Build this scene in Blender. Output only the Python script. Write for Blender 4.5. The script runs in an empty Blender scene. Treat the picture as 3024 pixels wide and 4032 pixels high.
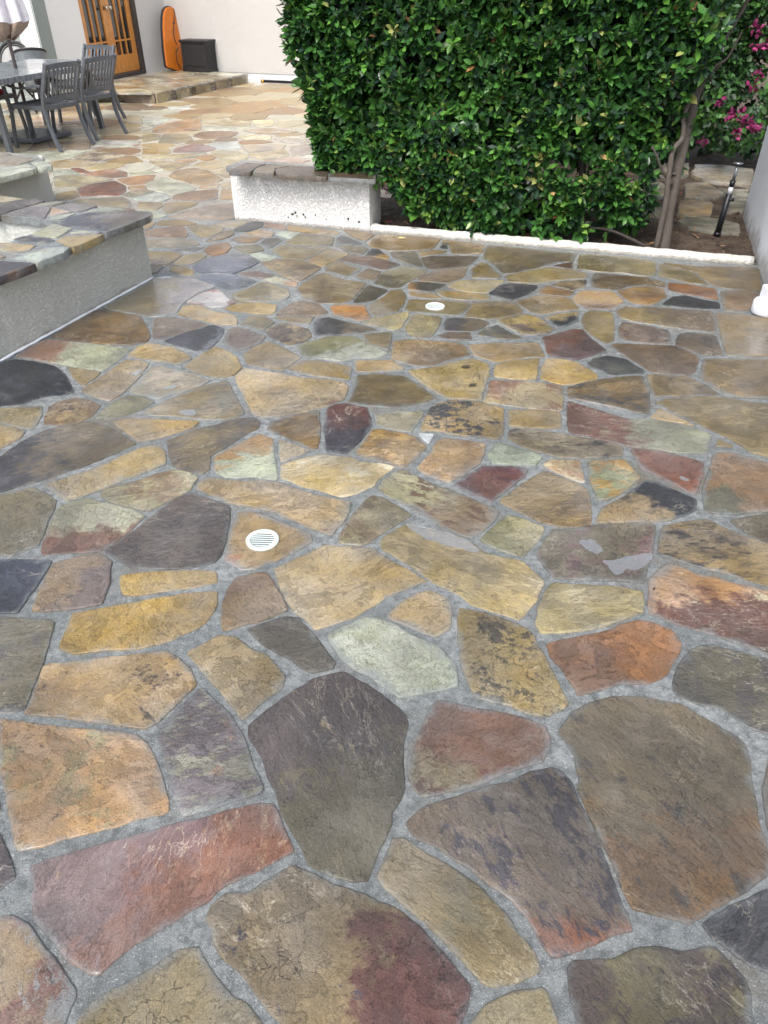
import bpy, bmesh, math, random
import numpy as np
from mathutils import Vector, Matrix, noise as mnoise
R = math.radians
random.seed(7); rng = np.random.default_rng(7)
S = bpy.context.scene
C = S.collection

# ---------------------------------------------------------------- camera
cd = bpy.data.cameras.new('camera'); cam = bpy.data.objects.new('camera', cd); C.objects.link(cam)
cam.location = (0, 0, 1.6); cam.rotation_euler = (R(90 - 36.4), 0, 0)
cd.sensor_fit = 'VERTICAL'; cd.sensor_height = 36; cd.lens = 25.714; cd.clip_end = 500; cd.clip_start = .05
S.camera = cam
S.render.resolution_x = 768; S.render.resolution_y = 1024
# ---------------------------------------------------------------- sky, sun, exposure (thin overcast)
W = bpy.data.worlds.new('World'); S.world = W; W.use_nodes = True
wt = W.node_tree; wt.nodes.clear()
sky = wt.nodes.new('ShaderNodeTexSky'); sky.sky_type = 'NISHITA'; sky.sun_disc = False
SUN_EL, SUN_AZ = 57, 206          # azimuth measured clockwise from +Y
sky.sun_elevation = R(SUN_EL); sky.sun_rotation = R(SUN_AZ)
sky.air_density = 1.0; sky.dust_density = 4.0; sky.ozone_density = 1.0
hs = wt.nodes.new('ShaderNodeHueSaturation'); hs.inputs['Saturation'].default_value = .52
bg = wt.nodes.new('ShaderNodeBackground'); bg.inputs['Strength'].default_value = .15
ow = wt.nodes.new('ShaderNodeOutputWorld')
wt.links.new(sky.outputs[0], hs.inputs['Color']); wt.links.new(hs.outputs[0], bg.inputs['Color']); wt.links.new(bg.outputs[0], ow.inputs['Surface'])
sl = bpy.data.lights.new('sun', 'SUN'); sl.energy = 1.1; sl.angle = R(25); sl.color = (1, .96, .9)
so = bpy.data.objects.new('sun', sl); C.objects.link(so)
sd = Vector((math.sin(R(SUN_AZ)) * math.cos(R(SUN_EL)), math.cos(R(SUN_AZ)) * math.cos(R(SUN_EL)), math.sin(R(SUN_EL))))
so.rotation_euler = sd.to_track_quat('Z', 'Y').to_euler(); so.location = (3, -3, 8)
S.view_settings.view_transform = 'Standard'; S.view_settings.look = 'None'
S.view_settings.exposure = 1.05; S.view_settings.gamma = 1; S.view_settings.use_curve_mapping = False

# ---------------------------------------------------------------- helpers
def lin(r, g=None, b=None, k=1.0):
    if g is None: r, g, b = r
    f = lambda c: ((c / 255 + .055) / 1.055) ** 2.4 if c > 10 else c / 255 / 12.92
    return (f(r) * k, f(g) * k, f(b) * k)
def tag(o, label=None, cat=None, group=None, kind=None):
    for k, v in (('label', label), ('category', cat), ('group', group), ('kind', kind)):
        if v: o[k] = v
    return o
def empty(name, loc, rz=0, **kw):
    o = bpy.data.objects.new(name, None); o.empty_display_size = .1; C.objects.link(o); o.location = loc; o.rotation_euler = (0, 0, rz)
    return tag(o, **kw)
class MB:
    def __init__(s): s.v = []; s.f = []; s.sm = []
    def add(s, vs, fs, smooth=False):
        n = len(s.v); s.v += [tuple(v) for v in vs]; s.f += [tuple(i + n for i in f) for f in fs]; s.sm += [smooth] * len(fs); return s
    def box(s, c, d, M=None, bev=0):
        x, y, z = d[0] / 2, d[1] / 2, d[2] / 2
        if bev:
            b = bev; vs = []; 
            bm = bmesh.new(); bmesh.ops.create_cube(bm, size=1); bmesh.ops.scale(bm, vec=d, verts=bm.verts)
            bmesh.ops.bevel(bm, geom=bm.edges[:], offset=b, segments=2, affect='EDGES', profile=.6)
            bm.verts.index_update()
            vs = [Vector(v.co) + Vector(c) for v in bm.verts]; fs = [[v.index for v in f.verts] for f in bm.faces]; bm.free()
        else:
            vs = [Vector((c[0] + a * x, c[1] + b2 * y, c[2] + e * z)) for a in (-1, 1) for b2 in (-1, 1) for e in (-1, 1)]
            fs = [(0, 1, 3, 2), (4, 6, 7, 5), (0, 4, 5, 1), (2, 3, 7, 6), (0, 2, 6, 4), (1, 5, 7, 3)]
        if M is not None: vs = [M @ v for v in vs]
        return s.add(vs, fs)
    def prism(s, poly, z0, z1):      # poly CCW
        n = len(poly)
        vs = [(x, y, z0) for x, y in poly] + [(x, y, z1) for x, y in poly]
        fs = [tuple(range(n - 1, -1, -1)), tuple(range(n, 2 * n))] + [(i, (i + 1) % n, n + (i + 1) % n, n + i) for i in range(n)]
        return s.add(vs, fs)
    def tube(s, pts, rad, n=10, cap=True, smooth=True, prof=None, up=Vector((0, 0, 1))):
        pts = [Vector(p) for p in pts]; m = len(pts)
        rad = rad if isinstance(rad, (list, tuple)) else [rad] * m
        vs = []; prev = None
        for i, p in enumerate(pts):
            t = (pts[min(i + 1, m - 1)] - pts[max(i - 1, 0)]).normalized()
            if prev is None:
                a = up if abs(t.dot(up)) < .95 else Vector((1, 0, 0)) if abs(up.z) > .5 else Vector((0, 0, 1))
                x = a.cross(t).normalized()
            else: x = (prev - t * prev.dot(t)).normalized()
            y = t.cross(x); prev = x
            if prof: vs += [p + x * a * rad[i] + y * b * rad[i] for a, b in prof]
            else: vs += [p + (x * math.cos(k * 2 * math.pi / n) + y * math.sin(k * 2 * math.pi / n)) * rad[i] for k in range(n)]
        if prof: n = len(prof)
        fs = [(i * n + k, i * n + (k + 1) % n, (i + 1) * n + (k + 1) % n, (i + 1) * n + k) for i in range(m - 1) for k in range(n)]
        s.add(vs, fs, smooth)
        if cap:
            b = len(s.v) - m * n
            s.f += [tuple(b + k for k in range(n - 1, -1, -1)), tuple(b + (m - 1) * n + k for k in range(n))]; s.sm += [False, False]
        return s
    def bar(s, pts, w, t, up=Vector((0, 0, 1))):   # rectangular section, w along side, t along "up-ish"
        return s.tube(pts, 1, smooth=False, prof=[(-w / 2, -t / 2), (w / 2, -t / 2), (w / 2, t / 2), (-w / 2, t / 2)], up=up)
    def lathe(s, prof, c=(0, 0, 0), n=24, smooth=True):
        vs = [(c[0] + r * math.cos(2 * math.pi * k / n), c[1] + r * math.sin(2 * math.pi * k / n), c[2] + z) for r, z in prof for k in range(n)]
        m = len(prof)
        fs = [(i * n + k, i * n + (k + 1) % n, (i + 1) * n + (k + 1) % n, (i + 1) * n + k) for i in range(m - 1) for k in range(n)]
        return s.add(vs, fs, smooth)
    def build(s, name, mat, parent=None, **kw):
        me = bpy.data.meshes.new(name); me.from_pydata(s.v, [], s.f); me.polygons.foreach_set('use_smooth', s.sm)
        if mat: me.materials.append(mat)
        me.update()
        o = bpy.data.objects.new(name, me); C.objects.link(o)
        if parent: o.parent = parent
        return tag(o, **kw)
def joinmesh(name, me, parent=None, loc=None, **kw):
    o = bpy.data.objects.new(name, me); C.objects.link(o)
    if parent: o.parent = parent
    if loc is not None: o.location = loc
    return tag(o, **kw)
def copy_tree(o, parent=None):
    c = o.copy(); C.objects.link(c); c.parent = parent
    for ch in [x for x in o.children]: copy_tree(ch, c)
    return c

# ---------------------------------------------------------------- material toolkit
class NT:
    def __init__(s, name):
        s.m = bpy.data.materials.new(name); s.m.use_nodes = True; s.t = s.m.node_tree; s.t.nodes.clear()
        s.out = s.n('ShaderNodeOutputMaterial'); s.b = s.n('ShaderNodeBsdfPrincipled'); s.l(s.b.outputs[0], s.out.inputs['Surface'])
        s.tc = s.n('ShaderNodeTexCoord')
    def n(s, t, **k):
        x = s.t.nodes.new(t)
        for a, b in k.items(): setattr(x, a, b)
        return x
    def l(s, a, b): s.t.links.new(a, b)
    def put(s, sock, v):
        if hasattr(v, 'is_linked') or hasattr(v, 'links'): s.l(v, sock)
        elif v is not None:
            if isinstance(v, tuple) and len(v) == 3 and sock.type == 'RGBA': v = (*v, 1)
            sock.default_value = v
    def math(s, op, a, b=None, c=None, clamp=False):
        x = s.n('ShaderNodeMath', operation=op, use_clamp=clamp); s.put(x.inputs[0], a)
        if b is not None: s.put(x.inputs[1], b)
        if c is not None: s.put(x.inputs[2], c)
        return x.outputs[0]
    def vm(s, op, a, b=None):
        x = s.n('ShaderNodeVectorMath', operation=op); s.put(x.inputs[0], a)
        if b is not None: s.put(x.inputs[3] if op == 'SCALE' else x.inputs[1], b)
        return x.outputs['Value'] if op in ('DOT_PRODUCT', 'LENGTH') else x.outputs['Vector']
    def mix(s, f, a, b, blend='MIX'):
        x = s.n('ShaderNodeMix', data_type='RGBA', blend_type=blend); s.put(x.inputs[0], f); s.put(x.inputs[6], a); s.put(x.inputs[7], b); return x.outputs[2]
    def mf(s, f, a, b):
        x = s.n('ShaderNodeMix', data_type='FLOAT'); s.put(x.inputs[0], f); s.put(x.inputs[2], a); s.put(x.inputs[3], b); return x.outputs[0]
    def noise(s, v, sc, de=4, ro=.6, w=None, dist=0):
        x = s.n('ShaderNodeTexNoise', noise_dimensions='4D' if w is not None else '3D'); s.put(x.inputs['Vector'], v)
        x.inputs['Scale'].default_value = sc; x.inputs['Detail'].default_value = de; x.inputs['Roughness'].default_value = ro; x.inputs['Distortion'].default_value = dist
        if w is not None: s.put(x.inputs['W'], w)
        return x.outputs[0]
    def sm(s, v, a, b, c=0., d=1.):
        x = s.n('ShaderNodeMapRange', interpolation_type='SMOOTHSTEP'); s.put(x.inputs[0], v)
        for i, q in enumerate((a, b, c, d)): s.put(x.inputs[i + 1], q)
        return x.outputs[0]
    def attr(s, name, typ='OBJECT'):
        return s.n('ShaderNodeAttribute', attribute_name=name, attribute_type=typ)
    def bump(s, h, dist, st=1., nrm=None):
        x = s.n('ShaderNodeBump'); s.put(x.inputs['Height'], h); s.put(x.inputs['Distance'], dist); s.put(x.inputs['Strength'], st)
        if nrm is not None: s.l(nrm, x.inputs['Normal'])
        return x.outputs[0]
    def set(s, **k):
        for a, v in k.items(): s.put(s.b.inputs[a.replace('_', ' ')], v)
        return s.m

MORTAR = lin(150, 157, 160)
def mat_stone():
    t = NT('flagstone'); P = t.tc.outputs['Object']
    rnd = t.n('ShaderNodeObjectInfo').outputs['Random']; Wv = t.math('MULTIPLY', rnd, 97.)
    c1, c2, c3 = (t.attr(k).outputs['Color'] for k in ('c1', 'c2', 'c3'))
    gv = t.attr('gv').outputs['Vector']; prm = t.n('ShaderNodeSeparateXYZ'); t.l(t.attr('pr').outputs['Vector'], prm.inputs[0])
    kk, wet, amp = prm.outputs; pr2 = t.n('ShaderNodeSeparateXYZ'); t.l(t.attr('pq').outputs['Vector'], pr2.inputs[0]); ang, bal, stk = pr2.outputs
    rot = t.n('ShaderNodeVectorRotate', rotation_type='Z_AXIS'); t.l(P, rot.inputs['Vector']); t.l(t.math('MULTIPLY', ang, -1.), rot.inputs['Angle'])
    cmb = t.n('ShaderNodeCombineXYZ'); cmb.inputs[0].default_value = 1; t.l(stk, cmb.inputs[1]); cmb.inputs[2].default_value = 1
    Ps = t.vm('MULTIPLY', rot.outputs[0], cmb.outputs[0])
    nb = t.noise(P, 5.5, 7, .68, Wv, .6)
    f = t.math('ADD', t.math('ADD', t.vm('DOT_PRODUCT', P, gv), bal), t.math('MULTIPLY', t.math('SUBTRACT', nb, .5), t.math('MULTIPLY', amp, 5.)))
    n2 = t.noise(Ps, 16, 8, .72, Wv)
    f = t.math('ADD', f, t.math('MULTIPLY', t.math('SUBTRACT', n2, .5), 1.3))
    m2 = t.sm(f, -.22, .22)
    col = t.mix(m2, c1, c2)
    # mineral specks and patches, sharp edged
    n3 = t.noise(Ps, 9, 10, .78, t.math('ADD', Wv, 13.), .3)
    thr = t.math('SUBTRACT', .72, t.math('MULTIPLY', kk, .42))
    n3a = t.math('ADD', n3, t.math('MULTIPLY', t.math('SUBTRACT', t.noise(P, 2.2, 2, .5, t.math('ADD', Wv, 5.)), .5), .35))
    col = t.mix(t.math('MULTIPLY', t.sm(n3a, thr, t.math('ADD', thr, .035)), .9), col, c3)
    # small dark pits
    n4 = t.noise(Ps, 55, 6, .7, Wv)
    pits = t.math('MULTIPLY', t.sm(n4, .62, .68), t.sm(t.noise(P, 4, 3, .6, t.math('ADD', Wv, 31.)), .45, .6))
    col = t.mix(t.math('MULTIPLY', pits, .55), col, (.035, .032, .032))
    # light veins
    rg = t.math('ABSOLUTE', t.math('SUBTRACT', t.noise(Ps, 7, 6, .6, t.math('ADD', Wv, 3.), .8), .5))
    vein = t.math('MULTIPLY', t.sm(rg, .012, .0), t.sm(t.noise(P, 3, 2, .5, t.math('ADD', Wv, 44.)), .5, .62))
    col = t.mix(t.math('MULTIPLY', vein, .35), col, lin(215, 205, 180))
    # layered cleft terraces: each level a little different in tone, its broken edge dark
    cl = t.noise(Ps, 4.2, 7, .66, t.math('ADD', Wv, 71.), .5); c14 = t.math('MULTIPLY', cl, 13.)
    st = t.math('FLOOR', c14); frc = t.math('FRACT', c14)
    wn = t.n('ShaderNodeTexWhiteNoise', noise_dimensions='1D'); t.l(t.math('ADD', st, Wv), wn.inputs['W'])
    tone = t.mf(wn.outputs[0], .78, 1.18)
    edge = t.math('MULTIPLY', t.sm(frc, .10, .0), t.sm(t.noise(P, 3.4, 3, .6, t.math('ADD', Wv, 91.)), .44, .6))
    # hair cracks
    vo = t.n('ShaderNodeTexVoronoi', feature='DISTANCE_TO_EDGE', voronoi_dimensions='3D'); vo.inputs['Scale'].default_value = 15
    wv_ = t.n('ShaderNodeTexNoise'); t.l(P, wv_.inputs['Vector']); wv_.inputs['Scale'].default_value = 14; wv_.inputs['Detail'].default_value = 5
    t.l(t.vm('ADD', Ps, t.vm('SCALE', wv_.outputs['Color'], .16)), vo.inputs['Vector'])
    crack = t.math('MULTIPLY', t.sm(vo.outputs['Distance'], .022, .004), t.sm(t.noise(P, 2.7, 3, .6, t.math('ADD', Wv, 101.)), .55, .66))
    # grain and slow drift
    g1 = t.noise(Ps, 75, 8, .82, Wv); g2 = t.noise(P, 3.1, 3, .6, t.math('ADD', Wv, 9.)); g3 = t.noise(P, 330, 3, .75)
    br = t.math('MULTIPLY', t.math('MULTIPLY', t.sm(g1, .36, .64, .80, 1.15), t.sm(g2, .35, .65, .68, 1.2)), t.math('MULTIPLY', t.sm(g3, .3, .7, .80, 1.18), tone))
    br = t.math('MULTIPLY', br, t.math('SUBTRACT', 1., t.math('ADD', t.math('MULTIPLY', edge, .45), t.math('MULTIPLY', crack, .55), clamp=True)))
    hsv = t.n('ShaderNodeHueSaturation'); t.l(col, hsv.inputs['Color']); t.l(br, hsv.inputs['Value']); t.l(t.sm(t.noise(P, 4.3, 4, .6, t.math('ADD', Wv, 21.)), .3, .7, .62, 1.1), hsv.inputs['Saturation'])
    col = hsv.outputs[0]
    # mortar film smeared over the rim
    rim = t.attr('rim', 'GEOMETRY').outputs['Fac']
    sn = t.noise(P, 11, 5, .7, t.math('ADD', Wv, 17.))
    fl2 = t.math('ADD', rim, t.math('MULTIPLY', t.math('SUBTRACT', t.math('FRACT', t.math('MULTIPLY', rnd, 7.3)), .5), .5))
    film = t.math('MULTIPLY', t.sm(t.math('ADD', fl2, t.math('MULTIPLY', t.math('SUBTRACT', sn, .52), 2.4)), .55, 1.35), .68)
    col = t.mix(film, col, lin(118, 124, 126))
    # faint pale bloom
    bl = t.sm(t.noise(P, 2.6, 5, .7, t.math('ADD', Wv, 61.)), .6, .8)
    col = t.mix(t.math('MULTIPLY', bl, .22), col, lin(205, 200, 195))
    # relief
    steps = t.math('DIVIDE', t.math('ADD', st, t.sm(frc, 0., .14)), 13.)
    wm = t.math('ADD', t.sm(t.math('ADD', t.noise(P, 2.4, 4, .6, t.math('ADD', Wv, 81.)), t.math('MULTIPLY', wet, .5)), .52, .72), t.math('MULTIPLY', wet, .35), clamp=True)
    dry = t.math('SUBTRACT', 1., t.math('MULTIPLY', wm, .75))
    n_ = t.bump(steps, .045, dry); n_ = t.bump(t.math('SUBTRACT', 1., crack), .003, dry, n_)
    n_ = t.bump(t.noise(Ps, 26, 8, .74, Wv), .013, dry, n_)
    n_ = t.bump(t.noise(P, 170, 5, .7), .0035, dry, n_)
    rough = t.mf(wm, t.sm(g1, .3, .7, .34, .52), .10)
    cn = t.bump(t.noise(P, 22, 5, .6, Wv), .0035, .8)
    t.set(Base_Color=col, Roughness=rough, Normal=n_, Specular_IOR_Level=.5, Coat_Weight=t.mf(wm, .5, 1.), Coat_Roughness=t.mf(wm, .18, .05), Coat_IOR=1.33, Coat_Normal=cn)
    return t.m
def mat_mortar():
    t = NT('mortar'); P = t.tc.outputs['Object']
    a = t.noise(P, 3.5, 5, .65); b = t.noise(P, 240, 4, .85); c = t.noise(P, 34, 6, .75)
    col = t.mix(t.sm(a, .35, .65), lin(128, 134, 135), lin(158, 162, 162))
    col = t.mix(t.sm(c, .38, .66), col, lin(104, 109, 110))
    col = t.mix(t.sm(t.noise(P, 1.3, 5, .7), .52, .68), col, lin(116, 110, 98))
    h = t.n('ShaderNodeHueSaturation'); t.l(col, h.inputs['Color']); t.l(t.sm(b, .32, .68, .74, 1.24), h.inputs['Value'])
    col = h.outputs[0]
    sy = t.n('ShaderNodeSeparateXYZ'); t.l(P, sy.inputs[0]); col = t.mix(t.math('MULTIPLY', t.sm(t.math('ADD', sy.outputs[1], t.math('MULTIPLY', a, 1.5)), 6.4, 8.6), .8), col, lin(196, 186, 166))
    col = t.mix(t.sm(t.noise(P, 330, 2, .6), .655, .70), col, lin(215, 222, 226))  # wet glints painted into the colour as pale dots
    col = t.mix(t.sm(t.noise(P, 300, 2, .6), .33, .28), col, lin(44, 46, 48))
    wet = t.sm(t.noise(P, 2.6, 5, .65), .42, .60)
    n_ = t.bump(c, .010, 1.); n_ = t.bump(b, .006, 1., n_); cn = t.bump(t.noise(P, 60, 4, .7), .006, 1.)
    t.set(Base_Color=col, Roughness=t.mf(wet, .5, .26), Normal=n_, Coat_Weight=t.mf(wet, .25, .8), Coat_Roughness=t.mf(wet, .22, .10), Coat_IOR=1.36, Coat_Normal=cn)
    return t.m
def mat_stucco(name, base, dirt, sc=38, dist=.006, rough=.9, stain=.3, low=None):
    t = NT(name); P = t.tc.outputs['Object']
    a = t.noise(P, sc, 5, .6, dist=.6); b = t.noise(P, sc * 4, 4, .7); big = t.noise(P, 1.3, 6, .65)
    col = t.mix(t.math('MULTIPLY', t.sm(big, .45, .75), stain), base, dirt)
    col = t.mix(t.math('MULTIPLY', t.sm(a, .42, .3), .16), col, dirt)
    if low is not None:          # dirt splashed up from the paving
        sep = t.n('ShaderNodeSeparateXYZ'); t.l(P, sep.inputs[0])
        h = t.math('ADD', sep.outputs[2], t.math('MULTIPLY', t.math('SUBTRACT', t.noise(P, 7, 6, .7), .5), low * 2))
        col = t.mix(t.math('MULTIPLY', t.sm(h, low, 0.), .6), col, lin(112, 100, 84))
    pl = t.sm(a, .36, .58)
    n_ = t.bump(pl, dist, .9); n_ = t.bump(b, dist * .35, .8, n_)
    return t.set(Base_Color=col, Roughness=rough, Normal=n_)
def mat_plain(name, col, rough=.5, metal=0, var=.12, sc=14, bump=0, coat=0, streak=None):
    t = NT(name); P = t.tc.outputs['Object']
    v = P if not streak else t.vm('MULTIPLY', P, streak)
    a = t.noise(v, sc, 6, .65); b = t.noise(P, sc * 6, 3, .7)
    k = t.math('MULTIPLY', t.sm(a, .3, .7, 1 - var, 1 + var), t.sm(b, .3, .7, 1 - var * .4, 1 + var * .4))
    hsv = t.n('ShaderNodeHueSaturation'); hsv.inputs['Color'].default_value = (*col, 1); t.l(k, hsv.inputs['Value'])
    kw = dict(Base_Color=hsv.outputs[0], Roughness=t.sm(a, .3, .7, max(.05, rough - .08), min(1, rough + .08)), Metallic=metal, Coat_Weight=coat, Coat_Roughness=.15)
    if bump: kw['Normal'] = t.bump(b, bump, .8)
    return t.set(**kw)
def mat_leaf(name, gloss=.32, trans=.12):
    t = NT(name); col = t.attr('tint', 'GEOMETRY').outputs['Color']; P = t.tc.outputs['Object']
    v = t.noise(P, 60, 3, .6)
    c = t.mix(t.sm(v, .3, .7, 0., .35), col, t.mix(.5, col, (.02, .05, .012)))
    return t.set(Base_Color=c, Roughness=t.sm(v, .3, .7, gloss, gloss + .14), Specular_IOR_Level=.55, Subsurface_Weight=0., Transmission_Weight=0., Sheen_Weight=0.)
def mat_glass(name, col=(.02, .025, .03)):
    t = NT(name); P = t.tc.outputs['Object']
    return t.set(Base_Color=col, Roughness=.06, Specular_IOR_Level=.8, Coat_Weight=.6, Coat_Roughness=.03, Normal=t.bump(t.noise(P, 3, 2, .5), .002, .5))
def mat_water():
    t = NT('rain_water'); P = t.tc.outputs['Object']
    return t.set(Base_Color=(.9, .93, .95), Roughness=.02, Transmission_Weight=.88, IOR=1.33, Specular_IOR_Level=1., Coat_Weight=1., Coat_Roughness=.02, Coat_IOR=2.0, Normal=t.bump(t.noise(P, 30, 2, .5), .0006, .4))
def mat_soil():
    t = NT('soil'); P = t.tc.outputs['Object']
    a = t.noise(P, 5, 6, .7); b = t.noise(P, 60, 6, .75); v = t.n('ShaderNodeTexVoronoi', feature='F1'); v.inputs['Scale'].default_value = 70; t.l(P, v.inputs['Vector'])
    col = t.mix(t.sm(a, .35, .65), lin(70, 56, 46), lin(112, 96, 80)); col = t.mix(t.sm(b, .45, .7), col, lin(48, 36, 30))
    col = t.mix(t.math('MULTIPLY', t.sm(v.outputs[0], .25, .1), .5), col, lin(140, 120, 100))
    return t.set(Base_Color=col, Roughness=.85, Normal=t.bump(b, .02, 1., t.bump(v.outputs[0], .01, .8)))
M = dict(stone=mat_stone(), mortar=mat_mortar(),
    stucco_grey=mat_stucco('painted_stucco_grey', lin(206, 207, 200), lin(190, 190, 182), 80, .0045, stain=.3, low=.03),
    stucco_white=mat_stucco('rough_white_stucco', lin(246, 245, 243), lin(214, 212, 208), 58, .008, stain=.2, low=.025),
    stucco_house=mat_stucco('house_stucco', lin(198, 196, 193), lin(180, 177, 172), 70, .003, stain=.25, low=.12),
    stucco_lit=mat_stucco('lit_stucco', lin(250, 250, 248), lin(240, 240, 236), 50, .003, stain=.1),  # house stucco whitened: glare on the side wall put into its colour
    stucco_shaded=mat_stucco('shaded_stucco', lin(156, 164, 160), lin(142, 150, 146), 40, .006, stain=.2),  # house stucco darkened: shade on the front wall put into its colour
    stucco_side=mat_stucco('side_wall_stucco', lin(232, 236, 242), lin(186, 186, 180), 60, .002, stain=.25, low=.16),
    curb=mat_stucco('rough_painted_concrete', lin(236, 234, 226), lin(176, 172, 160), 55, .007, stain=.55, low=.02),
    metal=mat_plain('dark_grey_painted_metal', lin(84, 88, 94), .42, .0, .14, 20, .0006, .25),
    tabletop=mat_plain('weathered_grey_table', lin(112, 116, 124), .28, 0, .3, 5, .001, .5, streak=(1, 9, 1)),
    black=mat_plain('black_plastic', lin(38, 37, 39), .5, 0, .2, 18, .0008),
    pipe=mat_plain('black_pipe_plastic', lin(30, 32, 38), .35, 0, .3, 25, .001),
    pvc=mat_plain('white_pvc', lin(236, 240, 244), .32, 0, .03, 8),
    grate=mat_plain('white_drain_plastic', lin(196, 205, 202), .4, 0, .05, 40),
    grateshade=mat_plain('drain_opening_shade', lin(38, 48, 56), .5, 0, .1, 40),
    orange=mat_plain('orange_foam', lin(208, 116, 34), .45, 0, .08, 12, .0005),
    wood=mat_plain('varnished_fir', lin(208, 142, 74), .35, 0, .25, 9, .0006, .4, streak=(9, 9, .7)),
    darkjamb=mat_plain('dark_jamb', lin(66, 62, 60), .5),
    glass=mat_glass('door_glass', (.028, .03, .03)),
    curtain=mat_plain('reflected_dark', lin(88, 90, 90), .25, 0, .1, 3, 0, .5),
    nickel=mat_plain('brushed_nickel', lin(190, 184, 170), .25, .9, .05),
    fabric=mat_plain('parasol_fabric', lin(226, 222, 226), .9, 0, .08, 20, .001),
    fabric_in=mat_plain('parasol_underside', lin(172, 150, 132), .9, 0, .15, 20, .001),
    pole=mat_plain('bronze_pole', lin(108, 98, 96), .4, .3, .1),
    red=mat_plain('red_cushion_cloth', lin(206, 72, 80), .8, 0, .15),
    mesh=mat_plain('grey_sling', lin(150, 150, 148), .7, 0, .12, 30),
    shell=mat_plain('grey_shell', lin(120, 128, 134), .35, 0, .12, 12, 0, .3),
    bark=mat_plain('grey_bark', lin(90, 83, 77), .85, 0, .3, 30, .004, streak=(6, 6, 1)),
    darkbark=mat_plain('dark_bark', lin(58, 52, 50), .85, 0, .3, 30, .004),
    leaf=mat_leaf('hedge_leaf', .26), bleaf=mat_leaf('bougainvillea_leaf', .4), petal=mat_leaf('bract', .7),
    water=mat_water(), soil=mat_soil(), steel=mat_plain('galvanised_steel', lin(150, 156, 162), .35, .7, .1),
    brass=mat_plain('brass', lin(190, 150, 70), .35, .8), dryleaf=mat_plain('dry_leaf', lin(196, 178, 120), .7, 0, .2, 60),
    debris=mat_plain('dark_debris', lin(44, 38, 34), .8, 0, .3, 60), sill=mat_plain('green_grey_window_paint', lin(92, 100, 96), .5),
    bandpaint=mat_plain('base_paint', lin(214, 218, 222), .7, 0, .05, 6))  # pale paint of the back wall's base band

# ---------------------------------------------------------------- flagstones
def chaikin(p, r=.10):
    o = []
    for i in range(len(p)):
        a, b = p[i], p[(i + 1) % len(p)]
        o.append((a[0] + (b[0] - a[0]) * r, a[1] + (b[1] - a[1]) * r)); o.append((b[0] + (a[0] - b[0]) * r, b[1] + (a[1] - b[1]) * r))
    return o
def resample(p, step, jit, seed):
    o = []
    for i in range(len(p)):
        a, b = p[i], p[(i + 1) % len(p)]; d = math.hypot(b[0] - a[0], b[1] - a[1]); n = max(1, round(d / step))
        for k in range(n):
            x, y = a[0] + (b[0] - a[0]) * k / n, a[1] + (b[1] - a[1]) * k / n
            nv = mnoise.noise_vector(Vector((x * 22, y * 22, seed))) * .65 + mnoise.noise_vector(Vector((x * 70, y * 70, seed))) * .35
            o.append((x + nv.x * jit, y + nv.y * jit))
    return o
def offs(p, d):
    n = len(p); o = []
    for i in range(n):
        a, b, c = p[i - 1], p[i], p[(i + 1) % n]
        t1 = Vector((b[0] - a[0], b[1] - a[1])); t2 = Vector((c[0] - b[0], c[1] - b[1]))
        t = (t1.normalized() if t1.length > 1e-6 else t1) + (t2.normalized() if t2.length > 1e-6 else t2)
        if t.length < 1e-6: o.append(b); continue
        t.normalize(); o.append((b[0] - t.y * d, b[1] + t.x * d))
    return o
def slab_mesh(poly, th, step, jit, seed, rim=.018, flat=False):
    p = resample(chaikin(poly, .04 if th > .032 else .10), step, jit, seed)
    n = len(p); cx = sum(v[0] for v in p) / n; cy = sum(v[1] for v in p) / n
    rr = [max(1e-3, math.hypot(x - cx, y - cy)) for x, y in p]; rm_ = min(rr)
    rim = min(rim, rm_ * .35); e = min(.003, rim * .3)
    p = [(x + (x - cx) / r * .004, y + (y - cy) / r * .004) for (x, y), r in zip(p, rr)]
    def ins(d): return [(x + (cx - x) * d / r, y + (cy - y) * d / r) for (x, y), r in zip(p, rr)]
    def frac(f): return [(cx + (x - cx) * f, cy + (y - cy) * f) for x, y in p]
    rings = [(p, -th, 1.), (p, -.0025, 1.), (ins(e), -.0004, 1.), (ins(rim * .5), .0, .82), (ins(rim), 0., .62)] + ([] if flat else [(frac(.72 if rim < rm_ * .2 else .5), 0, 0.), (frac(.36 if rim < rm_ * .2 else .25), 0, 0.)])
    vs = []; rm = []; tx, ty = random.uniform(-.004, .004), random.uniform(-.004, .004)
    for k, (q, z, r) in enumerate(rings):
        for x, y in q:
            dz = 0 if k < 2 or flat else (mnoise.noise(Vector((x * 7, y * 7, seed))) * .0022 + (x - cx) * tx + (y - cy) * ty + mnoise.noise(Vector((x * 25, y * 25, seed))) * .0008) * (1 if k > 2 else .7)
            vs.append((x, y, z + dz)); rm.append(r)
    m_ = len(rings); vs.append((cx, cy, 0)); rm.append(0.)
    fs = [(i * n + k, i * n + (k + 1) % n, (i + 1) * n + (k + 1) % n, (i + 1) * n + k) for i in range(m_ - 1) for k in range(n)]
    fs += [((m_ - 1) * n + k, (m_ - 1) * n + (k + 1) % n, m_ * n) for k in range(n)]
    return vs, fs, rm
def parse(op):
    d = dict(g=None, b=0., s=None, k=.06, w=0., a=1.)
    for t in op.split(): d[t[0]] = float(t[1:])
    return d
ALB = .665
SAT = .95
GAIN = (.98, 1., .925)
def desat(c):
    y = .2126 * c[0] + .7152 * c[1] + .0722 * c[2]; q = SAT if c[0] < 1.75 * c[1] else SAT * .84
    return tuple((y + (v - y) * q) * g for v, g in zip(c, GAIN))
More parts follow.
